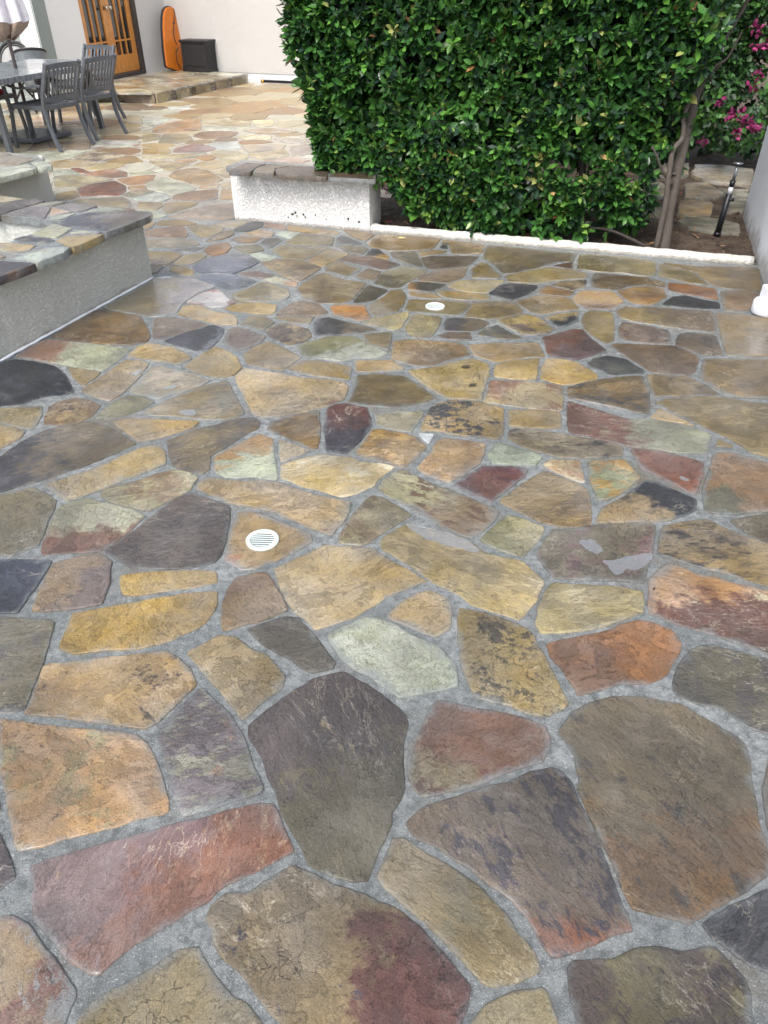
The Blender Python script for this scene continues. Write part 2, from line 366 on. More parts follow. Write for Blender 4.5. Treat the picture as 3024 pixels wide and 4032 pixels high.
def flag(poly, z, parent, c1, c2, c3, op='', th=.03, name='flagstone', near=True, seed=0, jit=None):
    cx = sum(v[0] for v in poly) / len(poly); cy = sum(v[1] for v in poly) / len(poly)
    sz = max(math.hypot(v[0] - cx, v[1] - cy) for v in poly)
    dist = math.hypot(cx, cy)
    step = .022 + .006 * dist if near else .12; step = max(step, sz / 9)
    vs, fs, rm = slab_mesh([(x - cx, y - cy) for x, y in poly], th, step, jit if jit is not None else (.0075 if near else .012), seed, .02)
    me = bpy.data.meshes.new(name); me.from_pydata(vs, [], fs); me.materials.append(M['stone']); me.polygons.foreach_set('use_smooth', [True] * len(me.polygons))
    me.attributes.new('rim', 'FLOAT', 'POINT').data.foreach_set('value', rm)
    me.update()
    o = bpy.data.objects.new(name, me); C.objects.link(o); o.location = (cx, cy, z); o.parent = parent
    d = parse(op)
    if z < .01 and cy > 6.3: c1, c2 = [tuple(min(240, v * (1 + .17 * min(1, (cy - 6.3) / 1.5))) for v in c) for c in (c1, c2)]  # far patio stones lightened with distance: the bright light there put into their colour
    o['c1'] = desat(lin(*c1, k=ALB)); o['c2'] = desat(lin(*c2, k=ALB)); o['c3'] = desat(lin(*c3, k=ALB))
    g = R(d['g']) if d['g'] is not None else 0; gs = 1.3 / sz if d['g'] is not None else 0
    o['gv'] = (math.cos(g) * gs, math.sin(g) * gs, 0.)
    o['pr'] = (d['k'], d['w'], d['a'] * (.8 if d['g'] is None else .55))
    o['pq'] = (R(d['s'] if d['s'] is not None else random.uniform(-60, 60)), d['b'], 2.3 if d['s'] is not None else 1.15)
    return o
tup = lambda s: tuple(float(x) for x in s.split(','))
def pts(s):
    v = [int(x) / 1000 for x in s.split()]; return list(zip(v[::2], v[1::2]))
NEAR = """190,150,105|165,150,112|105,90,80|b-.3 k.25|-975 1128 -950 1079 -921 1028 -885 967 -838 891 -825 880 -786 889 -732 913 -662 928 -590 953 -522 971 -511 979 -519 1007 -539 1044 -563 1092 -590 1132 -612 1165 -639 1189 -724 1205 -757 1205 -893 1222 -971 1235 -1024 1245
146,98,80|138,112,114|168,128,96|g150 b-.15 s78 k.35 w.2|-756 797 -756 770 -737 738 -722 720 -665 677 -637 653 -588 626 -567 626 -543 648 -509 683 -449 723 -380 770 -364 790 -340 805 -283 832 -264 843 -229 862 -206 878 -217 902 -235 930 -252 971 -269 994 -306 994 -363 982 -390 971 -427 955 -533 930 -646 891 -757 859 -790 839
172,145,112|158,105,88|170,168,172|b-.1 k.45 a1.6|-723 492 -621 492 -606 539 -607 564 -602 585 -607 601 -637 626 -672 654 -710 689 -752 723 -783 735 -827 730
92,82,88|120,105,100|70,66,76|s0|-864 793 -834 793 -829 807 -815 820 -831 848 -858 884 -886 917 -918 917
160,142,105|150,135,108|120,105,85|b-.2|-588 504 -536 492 -281 492 -222 523 -244 551 -270 572 -296 582 -317 601 -340 626 -364 654 -377 673 -414 669 -459 637 -523 601 -558 580 -571 564 -583 539
155,135,105|118,76,72|72,72,94|g-30 b-.55 k.3 a1.2|-277 790 -296 783 -336 782 -362 761 -375 729 -357 710 -349 683 -324 657 -285 629 -250 596 -216 561 -187 539 -166 504 120 504 140 539 161 572 170 601 156 620 125 657 95 689 61 720 33 745 -3 764 -50 780 -104 797 -146 820 -185 839 -202 841 -232 827 -260 807
158,140,108|148,138,115|130,112,85|b-.3 s-35|14 884 0 848 -13 817 0 797 30 770 59 745 91 723 118 695 147 663 175 631 198 609 222 607 252 611 271 615 312 631 301 669 292 689 275 704 268 726 252 745 208 793 160 827 111 862 77 884 43 909 21 906
165,150,118|155,140,108|140,120,90|b-.3|224 580 193 569 167 544 148 492 326 492 327 539 323 564 319 585 307 596 277 596 249 589
122,108,98|160,100,72|78,74,88|g-90 b-.5 k.5 s-60|71 917 89 902 123 887 156 862 189 841 227 810 275 770 283 757 302 735 321 692 340 656 365 660 402 672 462 698 513 707 510 735 503 770 499 820 494 855 490 898 480 947 466 999 461 1049 442 1083 420 1090 364 1079 315 1057 253 1040 175 1011 100 987 51 947
124,111,92|138,108,78|92,86,84|g-90 b-.3 k.4 s-60|459 1203 470 1165 486 1128 483 1061 477 1032 485 971 502 902 511 841 518 790 528 751 565 743 619 729 640 726 686 745 737 767 795 797 845 824 857 848 871 898 877 955 892 1019 902 1061 917 1105 929 1160 917 1188 885 1212 853 1247 809 1288 754 1301 691 1317 622 1314 558 1293 511 1267 493 1242
96,82,78|122,112,82|68,60,66|b-.1 k.4 s-55|365 585 368 539 363 492 690 492 697 539 702 564 716 585 712 620 693 651 675 677 638 673 605 666 560 675 511 666 460 651 426 654 382 648 368 634
82,82,92|122,118,105|58,58,70|b-.2 k.5 s30|678 695 707 672 733 643 765 631 788 620 870 807 834 793 770 767 731 751 667 720
120,112,95|106,96,98|168,148,110|g110 b-.1 k.25 s-70|-358 1222 -351 1183 -329 1155 -309 1123 -286 1070 -263 1032 -242 979 -218 928 -194 898 -169 855 -147 837 -98 820 -64 810 -34 813 -24 848 -10 880 0 909 18 951 18 971 36 1011 49 1040 45 1105 48 1169 63 1222 58 1257 30 1288 -8 1325 -56 1363 -118 1408 -208 1374 -286 1299 -341 1242
158,108,80|160,142,108|130,78,62|g-120 b-.3 k.35|116 1257 97 1198 68 1174 61 1114 65 1070 75 1028 105 1015 158 1028 215 1044 255 1061 319 1087 360 1101 396 1110 423 1151 431 1183 424 1222 390 1237 343 1257 198 1293 144 1304
204,208,190|184,188,160|165,120,92|b-.2 k.12|-130 1467 -102 1431 -39 1391 5 1347 43 1317 94 1330 150 1341 205 1358 204 1431 188 1455 168 1491 120 1528 70 1559 33 1592 -14 1618 -62 1625 -108 1592 -145 1572 -166 1540
174,150,96|165,140,88|85,78,74|b-.2 k.35|225 1579 222 1491 225 1414 238 1363 251 1320 303 1299 348 1288 385 1262 432 1247 479 1273 505 1299 488 1363 474 1431 458 1491 449 1547 434 1572 392 1605 349 1626 314 1646 232 1666
180,155,115|170,148,112|160,125,80|b-.4|24 1612 71 1592 117 1559 153 1547 202 1579 210 1632 212 1687 188 1722 144 1748 114 1737 49 1687 10 1632
126,118,108|118,112,106|160,145,125|b-.4 s0|-382 1534 -336 1497 -273 1455 -210 1402 -146 1425 -142 1443 -197 1528 -244 1592 -266 1618 -300 1628 -350 1605 -415 1572
180,155,110|170,150,115|150,130,100|b-.4|-530 1425 -469 1358 -413 1283 -378 1242 -354 1273 -329 1304 -284 1352 -280 1397 -315 1431 -346 1467 -385 1491 -405 1503 -447 1540 -495 1547 -541 1503 -575 1479
156,130,102|135,112,95|115,95,85|g120 b-.3 k.15|-504 1625 -485 1569 -410 1602 -392 1605 -348 1628 -303 1659 -336 1730 -364 1796 -389 1835 -424 1831 -486 1804 -507 1737
182,157,112|172,150,115|160,130,90|b-.35 w.2|-365 1853 -342 1781 -309 1708 -273 1645 -237 1612 -205 1572 -155 1598 -86 1632 -34 1680 15 1722 65 1752 116 1781 141 1790 127 1801 77 1853 39 1877 0 1919 -40 1957 -104 1966 -205 1976 -261 1932 -334 1871 -365 1853
186,156,98|175,148,100|140,110,80|b-.4|-852 1766 -834 1730 -803 1722 -691 1752 -595 1766 -544 1789 -558 1838 -616 1846 -793 1835 -870 1819
190,158,96|178,150,105|140,110,85|b-.4|-960 1566 -957 1494 -896 1473 -811 1491 -722 1497 -638 1528 -566 1579 -548 1605 -525 1687 -540 1744 -684 1722 -775 1694 -865 1669 -945 1649 -966 1639
186,153,102|172,142,105|85,75,72|b-.3 k.4|-819 1245 -732 1232 -637 1212 -608 1227 -563 1299 -523 1358 -559 1414 -599 1455 -642 1485 -844 1452 -975 1431 -963 1330 -961 1257
178,174,158|182,142,112|138,124,136|b-.1 k.55 a1.8 s10|-569 1151 -539 1092 -517 1028 -494 995 -469 963 -400 987 -366 1003 -310 1023 -303 1028 -298 1044 -319 1083 -340 1123 -374 1193 -408 1252 -448 1288 -506 1349 -571 1242 -601 1198
125,116,98|106,101,98|90,86,90|b-.2 s10 k.3|-1071 1267 -1034 1267 -995 1262 -974 1273 -975 1330 -988 1443 -997 1515 -1012 1608 -1185 1625 -1230 1628
72,76,94|60,62,74|130,110,85|b-.2 k.08|-1223 1645 -1194 1645 -1142 1647 -1136 1708 -1131 1762 -1125 1831 -1126 1892 -1242 1898 -1332 1898
152,130,108|126,112,110|105,90,92|g-20 b-.2 k.2|-1113 1856 -1111 1795 -1106 1730 -1101 1659 -1062 1652 -960 1663 -888 1687 -896 1778 -915 1841 -923 1889 -962 1919 -1032 1916 -1107 1883
152,140,115|145,132,112|120,108,90|b-.4|-1346 1932 -1313 1929 -1279 1922 -1263 1932 -1203 1982 -1209 2041 -1223 2123 -1224 2194 -1238 2246 -1290 2292 -1357 2338 -1462 2280 -1496 2276
182,178,155|148,98,74|140,125,95|g-80 b-.15 k.15|-1204 2116 -1195 2014 -1174 1926 -1079 1938 -968 1950 -939 2001 -905 2068 -876 2147 -929 2187 -1050 2231 -1122 2265 -1212 2209
116,104,101|98,90,94|150,135,130|b-.2 k.2 s10|-880 2081 -921 2008 -958 1944 -886 1889 -848 1862 -772 1853 -643 1859 -577 1886 -559 1913 -556 2008 -559 2109 -576 2209 -670 2261 -733 2292 -758 2284 -793 2248 -857 2137
187,161,110|180,155,120|150,130,100|b-.4|-1243 2284 -1189 2242 -1150 2269 -1084 2327 -1010 2395 -934 2453 -884 2496 -905 2581 -931 2630 -973 2644 -1025 2621 -1098 2540 -1168 2462 -1256 2395 -1325 2354
176,166,128|152,127,97|110,90,75|b-.1 k.2 s20|-1073 2276 -1042 2246 -977 2220 -910 2194 -865 2187 -831 2223 -797 2261 -747 2315 -743 2338 -732 2395 -762 2428 -846 2460 -902 2420 -960 2379 -1039 2338 -1079 2315
138,121,97|90,87,96|110,95,85|g200 b-.25 k.2 s20|-1502 2292 -1472 2303 -1365 2370 -1312 2411 -1220 2479 -1148 2549 -1095 2612 -1045 2659 -1131 2736 -1196 2785 -1259 2826 -1317 2847 -1439 2800 -1494 2745 -1545 2649 -1575 2549 -1602 2522
188,160,108|180,150,105|150,130,100|b-.4|-1633 2594 -1604 2617 -1558 2706 -1556 2765 -1690 2821 -1733 2826
156,141,112|148,132,108|120,105,85|b-.3|-1735 2854 -1700 2843 -1607 2802 -1548 2782 -1529 2812 -1540 2896 -1567 2994 -1653 2983 -1786 2972
138,112,86|180,154,110|82,68,72|b-.15 k.35|-1520 2896 -1494 2812 -1421 2823 -1355 2848 -1317 2896 -1301 2994 -1367 3050 -1445 3073 -1514 3039 -1536 2983
50,52,62|62,66,82|40,42,50|b-.3 w.2|-1791 2983 -1764 2994 -1666 3016 -1591 3073 -1502 3097 -1478 3138 -1507 3205 -1580 3319 -1659 3411 -1768 3466 -1906 3501 -1957 3452 -1987 3438
180,182,158|170,108,60|150,140,110|g180 b-.35 w.1|-1764 3487 -1660 3445 -1532 3399 -1405 3364 -1364 3480 -1338 3623 -1567 3693 -1801 3752 -1839 3752 -1882 3653 -1918 3529
145,116,76|126,96,64|105,85,60|b-.1 k.2 w.1|-1739 3752 -1631 3726 -1499 3689 -1357 3668 -1280 3729 -1282 3807 -1341 3938 -1411 4076 -1495 4111 -1652 4184 -1714 4166 -1777 3955 -1822 3791
142,126,94|158,148,148|120,105,80|g0 b-.2 w.9|-1583 4184 -1466 4129 -1341 4083 -1279 4100 -1215 4125 -1210 4317 -1158 4471 -1064 4578 -1228 4730 -1404 4775 -1512 4753 -1502 4693 -1674 4212
185,162,120|178,155,120|150,130,100|b-.4|-1521 3280 -1449 3199 -1417 3293 -1416 3345 -1491 3372 -1605 3411
186,162,125|180,155,128|150,125,95|b-.2 w.2|-1337 3073 -1274 3045 -1237 3120 -1217 3230 -1204 3325 -1199 3438 -1239 3480 -1320 3494 -1355 3411 -1414 3230 -1440 3138
150,145,120|145,138,115|120,112,95|b-.4|-1223 2875 -1157 2917 -1101 2961 -1061 3033 -1134 3085 -1206 3091 -1245 3039 -1275 2961 -1293 2885
196,166,110|186,155,102|150,125,85|b-.4|-1264 3508 -1189 3485 -1041 3437 -988 3512 -1108 3651 -1243 3696 -1264 3713 -1316 3653 -1334 3543
150,138,115|172,152,122|112,100,86|b-.1 k.3 s15 w.2|-1171 3120 -1096 3085 -1047 3062 -996 3120 -963 3123 -891 3191 -848 3253 -917 3317 -1044 3370 -1111 3410 -1125 3425 -1176 3398 -1191 3315 -1201 3230 -1216 3147
160,141,106|150,140,120|125,110,90|b-.2 k.1 s15 w.2|-1050 2906 -945 2901 -858 2883 -778 2868 -701 2873 -624 2921 -703 3097 -728 3179 -769 3253 -866 3203 -931 3119 -960 3108 -1028 3028 -1090 2939
182,151,96|165,138,92|110,90,70|b-.3 k.1|-1088 2726 -1044 2673 -952 2716 -844 2786 -832 2806 -825 2847 -853 2857 -1143 2868 -1204 2847
136,119,91|112,102,96|152,132,92|b0 k.3 s25|-880 2557 -847 2479 -766 2445 -717 2432 -700 2462 -713 2557 -699 2585 -622 2697 -551 2795 -551 2847 -579 2883 -651 2878 -743 2821 -836 2775 -874 2726 -925 2687
202,207,182|206,162,100|150,80,55|g120 b-.3 k.08 s15|-673 2445 -625 2407 -574 2403 -516 2411 -482 2395 -415 2383 -447 2540 -473 2697 -534 2745 -637 2640 -697 2557
157,126,80|140,112,78|115,92,68|b-.2 s25|-509 2785 -454 2741 -373 2678 -299 2617 -278 2621 -278 2795 -294 2953 -395 2904 -493 2857 -508 2816
200,182,152|190,165,130|170,145,110|b-.2|-433 2585 -418 2513 -361 2557 -308 2603 -396 2668 -449 2697
100,58,55|74,70,84|80,50,50|g-80 b-.1|-263 2795 -242 2594 -162 2568 -105 2674 -53 2816 -76 2972 -101 2982 -179 3021 -238 2999 -262 2972
192,166,108|212,196,162|150,106,66|b-.1 k.12 s20|-405 2395 -367 2379 -318 2338 -249 2315 -162 2272 -106 2292 -44 2346 -6 2420 44 2479 0 2500 -98 2518 -132 2549 -229 2566 -258 2575 -313 2549 -416 2496
186,158,115|178,150,100|160,130,90|b-.4|-720 2323 -666 2284 -577 2227 -500 2209 -409 2172 -319 2116 -274 2081 -230 2054 -188 2034 -150 2109 -128 2179 -126 2235 -246 2276 -315 2307 -387 2358 -480 2379 -547 2370 -688 2399 -717 2387 -725 2338
166,140,104|168,110,75|80,62,55|g215 b-.75 k.3|-547 2074 -542 1976 -536 1892 -507 1883 -478 1850 -429 1856 -376 1895 -302 1944 -251 2001 -262 2041 -315 2074 -405 2137 -495 2176 -537 2172
150,137,104|131,111,86|100,80,65|b-.1 k.25 w.2|-133 2102 -155 2034 -159 1995 -125 1985 -84 1979 -52 1995 0 2054 42 2095 93 2144 98 2158 43 2216 0 2261 -44 2276 -78 2238 -110 2158
190,182,144|150,127,97|118,82,60|g-30 b-.2 k.5 s-25|-9 2362 -26 2315 0 2292 86 2209 149 2158 208 2088 267 2041 310 2021 351 2061 400 2123 428 2179 369 2231 308 2276 224 2331 159 2379 92 2445 60 2457 4 2407
182,161,115|166,146,110|140,110,95|b-.3 s-25 w.15|-12 1989 0 1950 51 1901 97 1859 157 1792 233 1737 277 1680 321 1658 395 1625 408 1615 424 1625 488 1708 488 1711 521 1784 499 1836 469 1889 402 1913 345 1938 285 2014 206 2054 137 2074 92 2102 75 2088 1 2031
166,156,122|132,127,97|205,200,180|g190 b-.1 k.04 w.2|399 1950 474 1922 534 1995 571 2068 570 2088 506 2130 454 2154 419 2109 333 2011
130,120,104|136,106,106|90,84,84|b-.1 k.25 w.1|570 2014 523 1932 542 1859 559 1807 630 1801 742 1795 845 1784 876 1853 913 1926 949 2021 981 2098 796 2096 686 2068 612 2068
186,167,115|176,155,108|150,130,90|b-.4 s0|489 1673 467 1598 474 1556 525 1559 621 1572 725 1612 801 1645 817 1694 827 1737 763 1759 617 1774 547 1777 523 1755
166,113,70|155,105,75|140,95,70|b-.3|486 1473 511 1414 529 1352 535 1322 589 1336 656 1363 734 1363 782 1380 847 1461 884 1512 872 1566 817 1602 787 1612 720 1592 665 1559 568 1540 485 1515
216,156,88|130,76,58|228,214,168|g-80 b.0 k.4 s-15|863 1766 835 1687 828 1639 908 1592 1027 1534 1121 1473 1155 1467 1263 1737 1236 1745 1132 1784 1089 1812 1032 1824 1008 1853 957 1877 919 1853 871 1795 853 1740
166,141,97|132,112,87|72,66,74|b-.2 k.4 s0|966 2008 937 1926 971 1919 1020 1889 1068 1859 1136 1836 1197 1795 1271 1756 1363 1969 1336 1982 1255 2041 1211 2088 1175 2130 1072 2109 1007 2088
121,109,89|110,100,86|85,78,75|b-.2 k.2|1280 2054 1342 1995 1369 1982 1449 2169 1413 2165 1257 2123
152,121,92|108,104,88|120,100,80|g180 b-.25|1211 2169 1258 2158 1324 2165 1457 2187 1591 2496 1561 2513 1500 2549 1444 2589 1380 2585 1351 2557 1300 2453 1220 2299 1187 2187
160,139,98|150,130,94|110,95,75|b-.35 s-10|1333 2910 1386 2836 1436 2765 1493 2678 1518 2594 1579 2557 1606 2531 1811 3005 1693 3027 1603 3073 1498 3085 1303 3050 1259 3027
176,146,96|160,130,88|120,100,75|b-.3|1299 2840 1369 2806 1321 2874 1258 2971 1195 2885
184,155,95|170,140,90|120,100,75|b-.3|1465 2630 1426 2697 1393 2640
128,86,76|150,150,130|160,120,70|g0 b.0 k.15 s-15|804 2765 827 2736 899 2721 1004 2645 1137 2618 1227 2585 1337 2585 1406 2736 1323 2813 1249 2843 1185 2868 1098 2863 1011 2927 920 2993 856 3044 815 2854
160,96,71|150,100,82|130,75,60|b-.3|1034 2479 1079 2411 1144 2331 1174 2288 1193 2292 1257 2411 1298 2513 1239 2549 1136 2603 1027 2617
192,151,80|166,168,138|150,100,55|b-.1 k.15 s0|809 2370 802 2246 858 2261 923 2307 965 2362 1008 2403 994 2470 987 2531 830 2526
182,152,102|54,56,66|90,80,70|g50 b.05 k.15|771 2112 849 2110 1011 2116 1107 2151 1157 2187 1180 2253 1117 2315 1067 2370 1024 2379 987 2346 902 2261 813 2201 779 2130
202,150,80|222,202,160|150,90,45|b-.1 k.2|668 2462 711 2420 752 2379 782 2370 799 2513 784 2531 756 2531 681 2535 646 2496
165,150,125|150,136,116|76,76,86|b-.2 k.3 s0|584 2640 657 2585 714 2557 788 2549 883 2549 982 2566 999 2630 962 2659 915 2687 823 2716 727 2755 629 2770 555 2785 530 2706
176,186,165|165,170,145|130,120,95|b-.3|446 2505 538 2496 613 2492 652 2557 535 2640 495 2668 469 2654 429 2566
166,136,106|182,151,110|140,110,90|b-.1|183 2411 253 2370 319 2425 385 2505 404 2549 430 2659 345 2687 247 2697 216 2668 192 2585 130 2470
130,80,68|112,72,77|95,60,55|b-.1 w.2|291 2331 352 2276 400 2235 440 2276 510 2362 558 2411 572 2457 536 2479 448 2483 396 2479 320 2411 276 2346
171,146,106|146,126,106|110,98,92|b-.1 k.25 s10|511 2165 567 2116 624 2088 690 2088 746 2095 765 2179 787 2315 766 2338 748 2362 686 2411 643 2453 595 2411 514 2331 431 2238
186,156,100|175,150,105|70,75,95|b-.3 k.45|175 2857 161 2775 226 2765 299 2736 397 2716 475 2702 514 2736 544 2964 543 2971 446 3027 340 3044 315 3049 249 3015 214 2972
192,182,152|180,165,130|160,140,100|b-.3|-44 2921 -30 2826 0 2795 75 2765 115 2760 154 2847 184 2942 -10 2942
186,151,95|152,121,80|110,90,70|b-.2 k.3 s0|-75 2549 0 2513 84 2474 133 2557 180 2630 139 2706 100 2736 0 2775 -50 2775 -83 2685 -119 2585
200,205,216|190,195,205|150,150,160|b-.3|186 2659 214 2736 145 2745
176,151,106|165,142,102|140,115,80|b-.3|546 2806 657 2790 775 2795 796 2932 684 2953 568 2953
186,166,130|160,112,87|102,86,92|b-.2 k.3|576 2999 701 2966 807 2944 842 3096 860 3198 748 3229 638 3248 521 3254 492 3142 463 3038
195,162,96|185,152,98|150,120,80|b-.4|859 3216 914 3216 1046 3279 1052 3331 983 3465 913 3500 837 3507 802 3410 768 3279
190,162,106|180,155,115|150,120,80|b-.4|642 3273 743 3267 776 3397 802 3514 673 3486 598 3458 564 3424 544 3305
141,119,91|106,101,101|120,85,70|b-.1 s8 k.2|868 3073 896 3062 969 3027 1041 2993 1132 2938 1196 2922 1216 2982 1257 3132 1277 3311 1097 3279 972 3229 878 3180
150,128,92|121,106,87|90,78,72|b-.2 k.25|1280 3193 1270 3085 1448 3096 1583 3108 1557 3204 1488 3299 1386 3318 1303 3318
156,131,92|148,125,90|110,92,72|b-.3 k.1|1598 3384 1550 3280 1602 3144 1659 3079 1795 3067 1828 3044 2023 3493 1975 3493 1653 3507
136,113,91|128,98,85|120,95,80|b-.2|1244 3564 1317 3397 1336 3344 1411 3331 1512 3318 1564 3371 1628 3521 1591 3608 1549 3667 1242 3698 1209 3667
125,108,93|110,98,92|95,85,82|b-.1|1566 3682 1601 3637 1664 3557 1768 3543 1795 3698 1822 3807 1677 3847 1630 3823 1591 3759
141,119,106|125,105,98|165,145,130|b-.2 k.15|1281 3752 1405 3705 1543 3698 1588 3871 1475 3946 1357 3997 1321 3921
150,131,96|132,113,96|165,145,110|g0 b-.2 k.1|1365 4075 1426 4005 1542 3954 1713 3879 1837 3839 1876 3954 1934 4164 1751 4193 1559 4240 1503 4211 1449 4240 1361 4165
166,146,106|158,138,104|130,112,85|b-.3|1123 3875 1160 3775 1196 3690 1247 3744 1309 3988 1336 4147 1220 4174 1169 4129 1125 3988
156,131,89|146,122,88|110,75,50|b-.3 k.05 w.3|1877 3904 1819 3698 1780 3543 1993 3536 2035 3521 2263 4049 2213 4058 2068 4129 1944 4150
166,126,76|155,120,80|110,80,55|b-.3 k.05|2050 4316 2007 4165 2082 4165 2158 4184 2253 4316 2344 4485 2217 4511 2103 4496
60,60,66|70,70,78|90,85,80|b-.3|1700 4249 1829 4221 1990 4202 2025 4306 1931 4355 1848 4424 1767 4394 1671 4277
166,111,66|150,98,62|110,70,50|b-.1 s-5 k.2|1793 4558 1799 4496 1901 4434 2029 4355 2093 4537 1961 4612 1827 4655
116,93,61|105,85,58|90,72,50|b-.2|1320 4548 1461 4516 1581 4585 1679 4596 1775 4558 1809 4644 1742 4743 1568 4800 1404 4846 1383 4823 1333 4688
181,136,61|165,115,70|110,75,60|b-.2 k.25 s-5|1492 4297 1595 4268 1651 4316 1731 4394 1761 4537 1684 4579 1586 4568 1452 4496
181,151,116|150,122,105|130,100,90|g-90 b-.4|1158 4298 1221 4202 1363 4220 1453 4325 1425 4495 1242 4516 1145 4372
146,131,91|116,101,66|100,88,62|g180 b-.3 w.2|1417 4870 1580 4846 1714 4777 1792 4804 1864 5063 1744 5165 1517 5230 1377 5238 1301 4941
156,136,91|145,126,86|120,100,70|b-.3|1801 4777 1874 4732 1972 4644 2072 4612 2033 4870 1956 4941 1884 5038
156,129,81|148,122,80|120,95,62|b-.3 w.1|2030 4905 2079 4846 2101 4590 2223 4527 2356 4496 2525 4941 2281 4977 2116 4977 1907 5063
192,162,96|82,82,92|70,66,70|g-80 b-.1 k.1|946 4005 971 3895 1104 4005 1141 4147 1002 4128 919 4040
146,96,81|121,101,105|100,75,75|g-40 b-.1|863 3652 854 3571 917 3521 995 3493 1037 3521 1174 3593 1124 3775 1105 3887 1053 3887 944 3822 863 3775
80,82,88|95,95,92|120,110,90|b-.2 k.1|1087 3357 1132 3305 1280 3324 1302 3370 1243 3507 1162 3542 1097 3521 1030 3438
146,126,86|130,112,90|110,95,75|b-.2 k.15|606 4040 691 4075 806 4115 817 4202 745 4325 652 4315 530 4277 463 4075
186,161,106|122,106,101|100,85,75|b-.1 k.2|718 3887 763 3806 847 3814 915 3838 947 3904 888 4057 830 4110 725 4074 651 4022
110,110,112|140,126,100|80,80,88|b-.1 k.1 s-20|649 3759 760 3767 694 3855 642 3954 592 3920 511 3822
190,161,116|180,152,118|92,80,80|b-.3 k.15 s0|460 3622 471 3549 570 3472 644 3493 739 3528 832 3528 834 3593 829 3705 580 3705 449 3667
186,162,111|178,155,118|120,100,75|b-.3 k.03|178 3241 255 3119 306 3072 450 3049 461 3089 530 3370 532 3437 445 3506 242 3397 119 3357
136,116,76|122,104,74|100,86,66|b-.1 s5 k.15|-163 3027 -95 2998 61 2976 168 3004 257 3061 186 3179 122 3279 66 3317 -49 3330 -134 3317 -142 3191 -161 3049
191,166,126|166,96,70|170,145,105|g-5 b-1.0 k.15|-606 2964 -590 2921 -555 2894 -498 2894 -396 2921 -295 2970 -263 2996 -186 3061 -172 3179 -188 3229 -274 3266 -389 3279 -578 3356 -705 3389 -735 3291
190,160,101|185,158,112|120,100,85|b-.3 k.05|-393 3324 -276 3285 -169 3260 -163 3410 -287 3465 -405 3492 -444 3448 -486 3383
190,160,111|182,152,112|150,120,90|b-.3|-135 3350 -49 3357 96 3370 102 3397 33 3492 -151 3478
151,126,97|180,154,115|95,78,68|b-.15 k.25|42 3506 68 3478 156 3424 243 3424 367 3506 456 3563 429 3667 401 3704 135 3751 49 3724
150,145,111|190,193,180|120,108,80|g-70 b0 k.1|-411 3535 -350 3521 -228 3478 -146 3514 -51 3506 18 3563 9 3585 -77 3682 -129 3759 -180 3790 -307 3790 -415 3707 -469 3652
150,131,101|135,118,98|110,95,80|b-.2|-97 3735 -52 3682 22 3607 35 3730 45 3862 -53 3840 -119 3818
85,82,86|140,122,101|70,68,74|g0 b-.1|-383 3790 -245 3814 -122 3834 -22 3870 -55 3903 -154 3970 -255 4022 -324 4066 -382 4039 -402 3953
190,171,116|175,165,130|140,115,70|b-.2|-23 3920 61 3879 94 3920 137 4057 146 4146 119 4146 64 4110 -56 4057 -128 3987
176,161,121|165,155,130|150,130,95|b-.3|137 3822 186 3774 256 3774 318 3970 331 4074 192 4110 158 4092 114 3903
105,100,105|141,125,106|80,76,82|g0 b-.2|338 3870 510 3854 602 3987 538 4044 397 4057 362 4039 341 3970
130,112,101|118,104,98|150,135,115|b-.2|355 3751 474 3743 475 3845 343 3846 288 3790
150,131,81|165,142,92|120,105,72|b-.2 w.1|147 4164 281 4128 447 4092 520 4295 361 4324 152 4354 127 4201
186,156,101|175,148,98|150,125,85|b-.3|386 4373 503 4344 638 4354 652 4413 515 4474 351 4505 326 4462
166,131,81|175,145,105|120,95,70|b-.2|161 4433 223 4383 364 4364 314 4451 156 4495
150,126,81|166,151,126|120,100,70|g230 b-.2|-85 4164 -57 4092 -23 4110 79 4164 114 4257 140 4433 106 4536 39 4509 11 4413 -73 4295 -94 4223
200,136,56|185,125,60|110,75,40|b-.3 k.06|-293 4110 -223 4057 -142 4013 -76 4057 -98 4146 -114 4267 -267 4267 -321 4248
136,119,101|152,128,105|105,92,85|b0 k.1|-539 4100 -338 4109 -331 4164 -390 4276 -513 4334 -599 4219 -633 4100
150,129,91|140,120,92|110,95,75|b-.2|-546 3983 -427 3970 -403 4083 -643 4074
180,151,101|111,93,80|75,68,66|b-.05 k.2|-627 3790 -563 3727 -508 3681 -428 3716 -396 3790 -420 3886 -539 3969 -591 3970 -660 3884
136,116,101|126,105,98|150,130,105|b-.2|-823 3636 -769 3607 -721 3642 -670 3702 -646 3790 -743 3886 -846 3928 -872 3886 -869 3727
186,163,126|170,150,118|150,125,95|b-.2 s20|-695 3437 -584 3396 -511 3370 -461 3450 -432 3520 -522 3636 -626 3727 -700 3643 -732 3563
190,161,101|180,152,98|140,115,75|b-.3|-989 3383 -869 3304 -798 3291 -747 3309 -718 3396 -769 3534 -845 3621 -899 3653 -961 3534 -1009 3410
70,68,76|132,136,150|150,140,110|g-10 b-.5 k.06 s20|-1115 3681 -1000 3607 -956 3599 -915 3656 -890 3805 -894 3903 -968 3953 -1034 3891 -1115 3821 -1184 3735
136,119,106|126,112,108|110,98,92|b-.2|-1269 3807 -1253 3750 -1196 3758 -1147 3821 -1065 3886 -987 3951 -1021 3987 -1203 4065 -1328 4056
181,151,96|172,142,98|130,105,75|b-.3|-1138 4074 -1028 4021 -916 3953 -832 3961 -842 4039 -875 4100 -984 4146 -1109 4257 -1199 4245 -1202 4125
186,156,91|176,148,95|150,125,80|b-.3|-813 4136 -674 4109 -638 4146 -645 4257 -769 4305 -890 4276 -946 4201
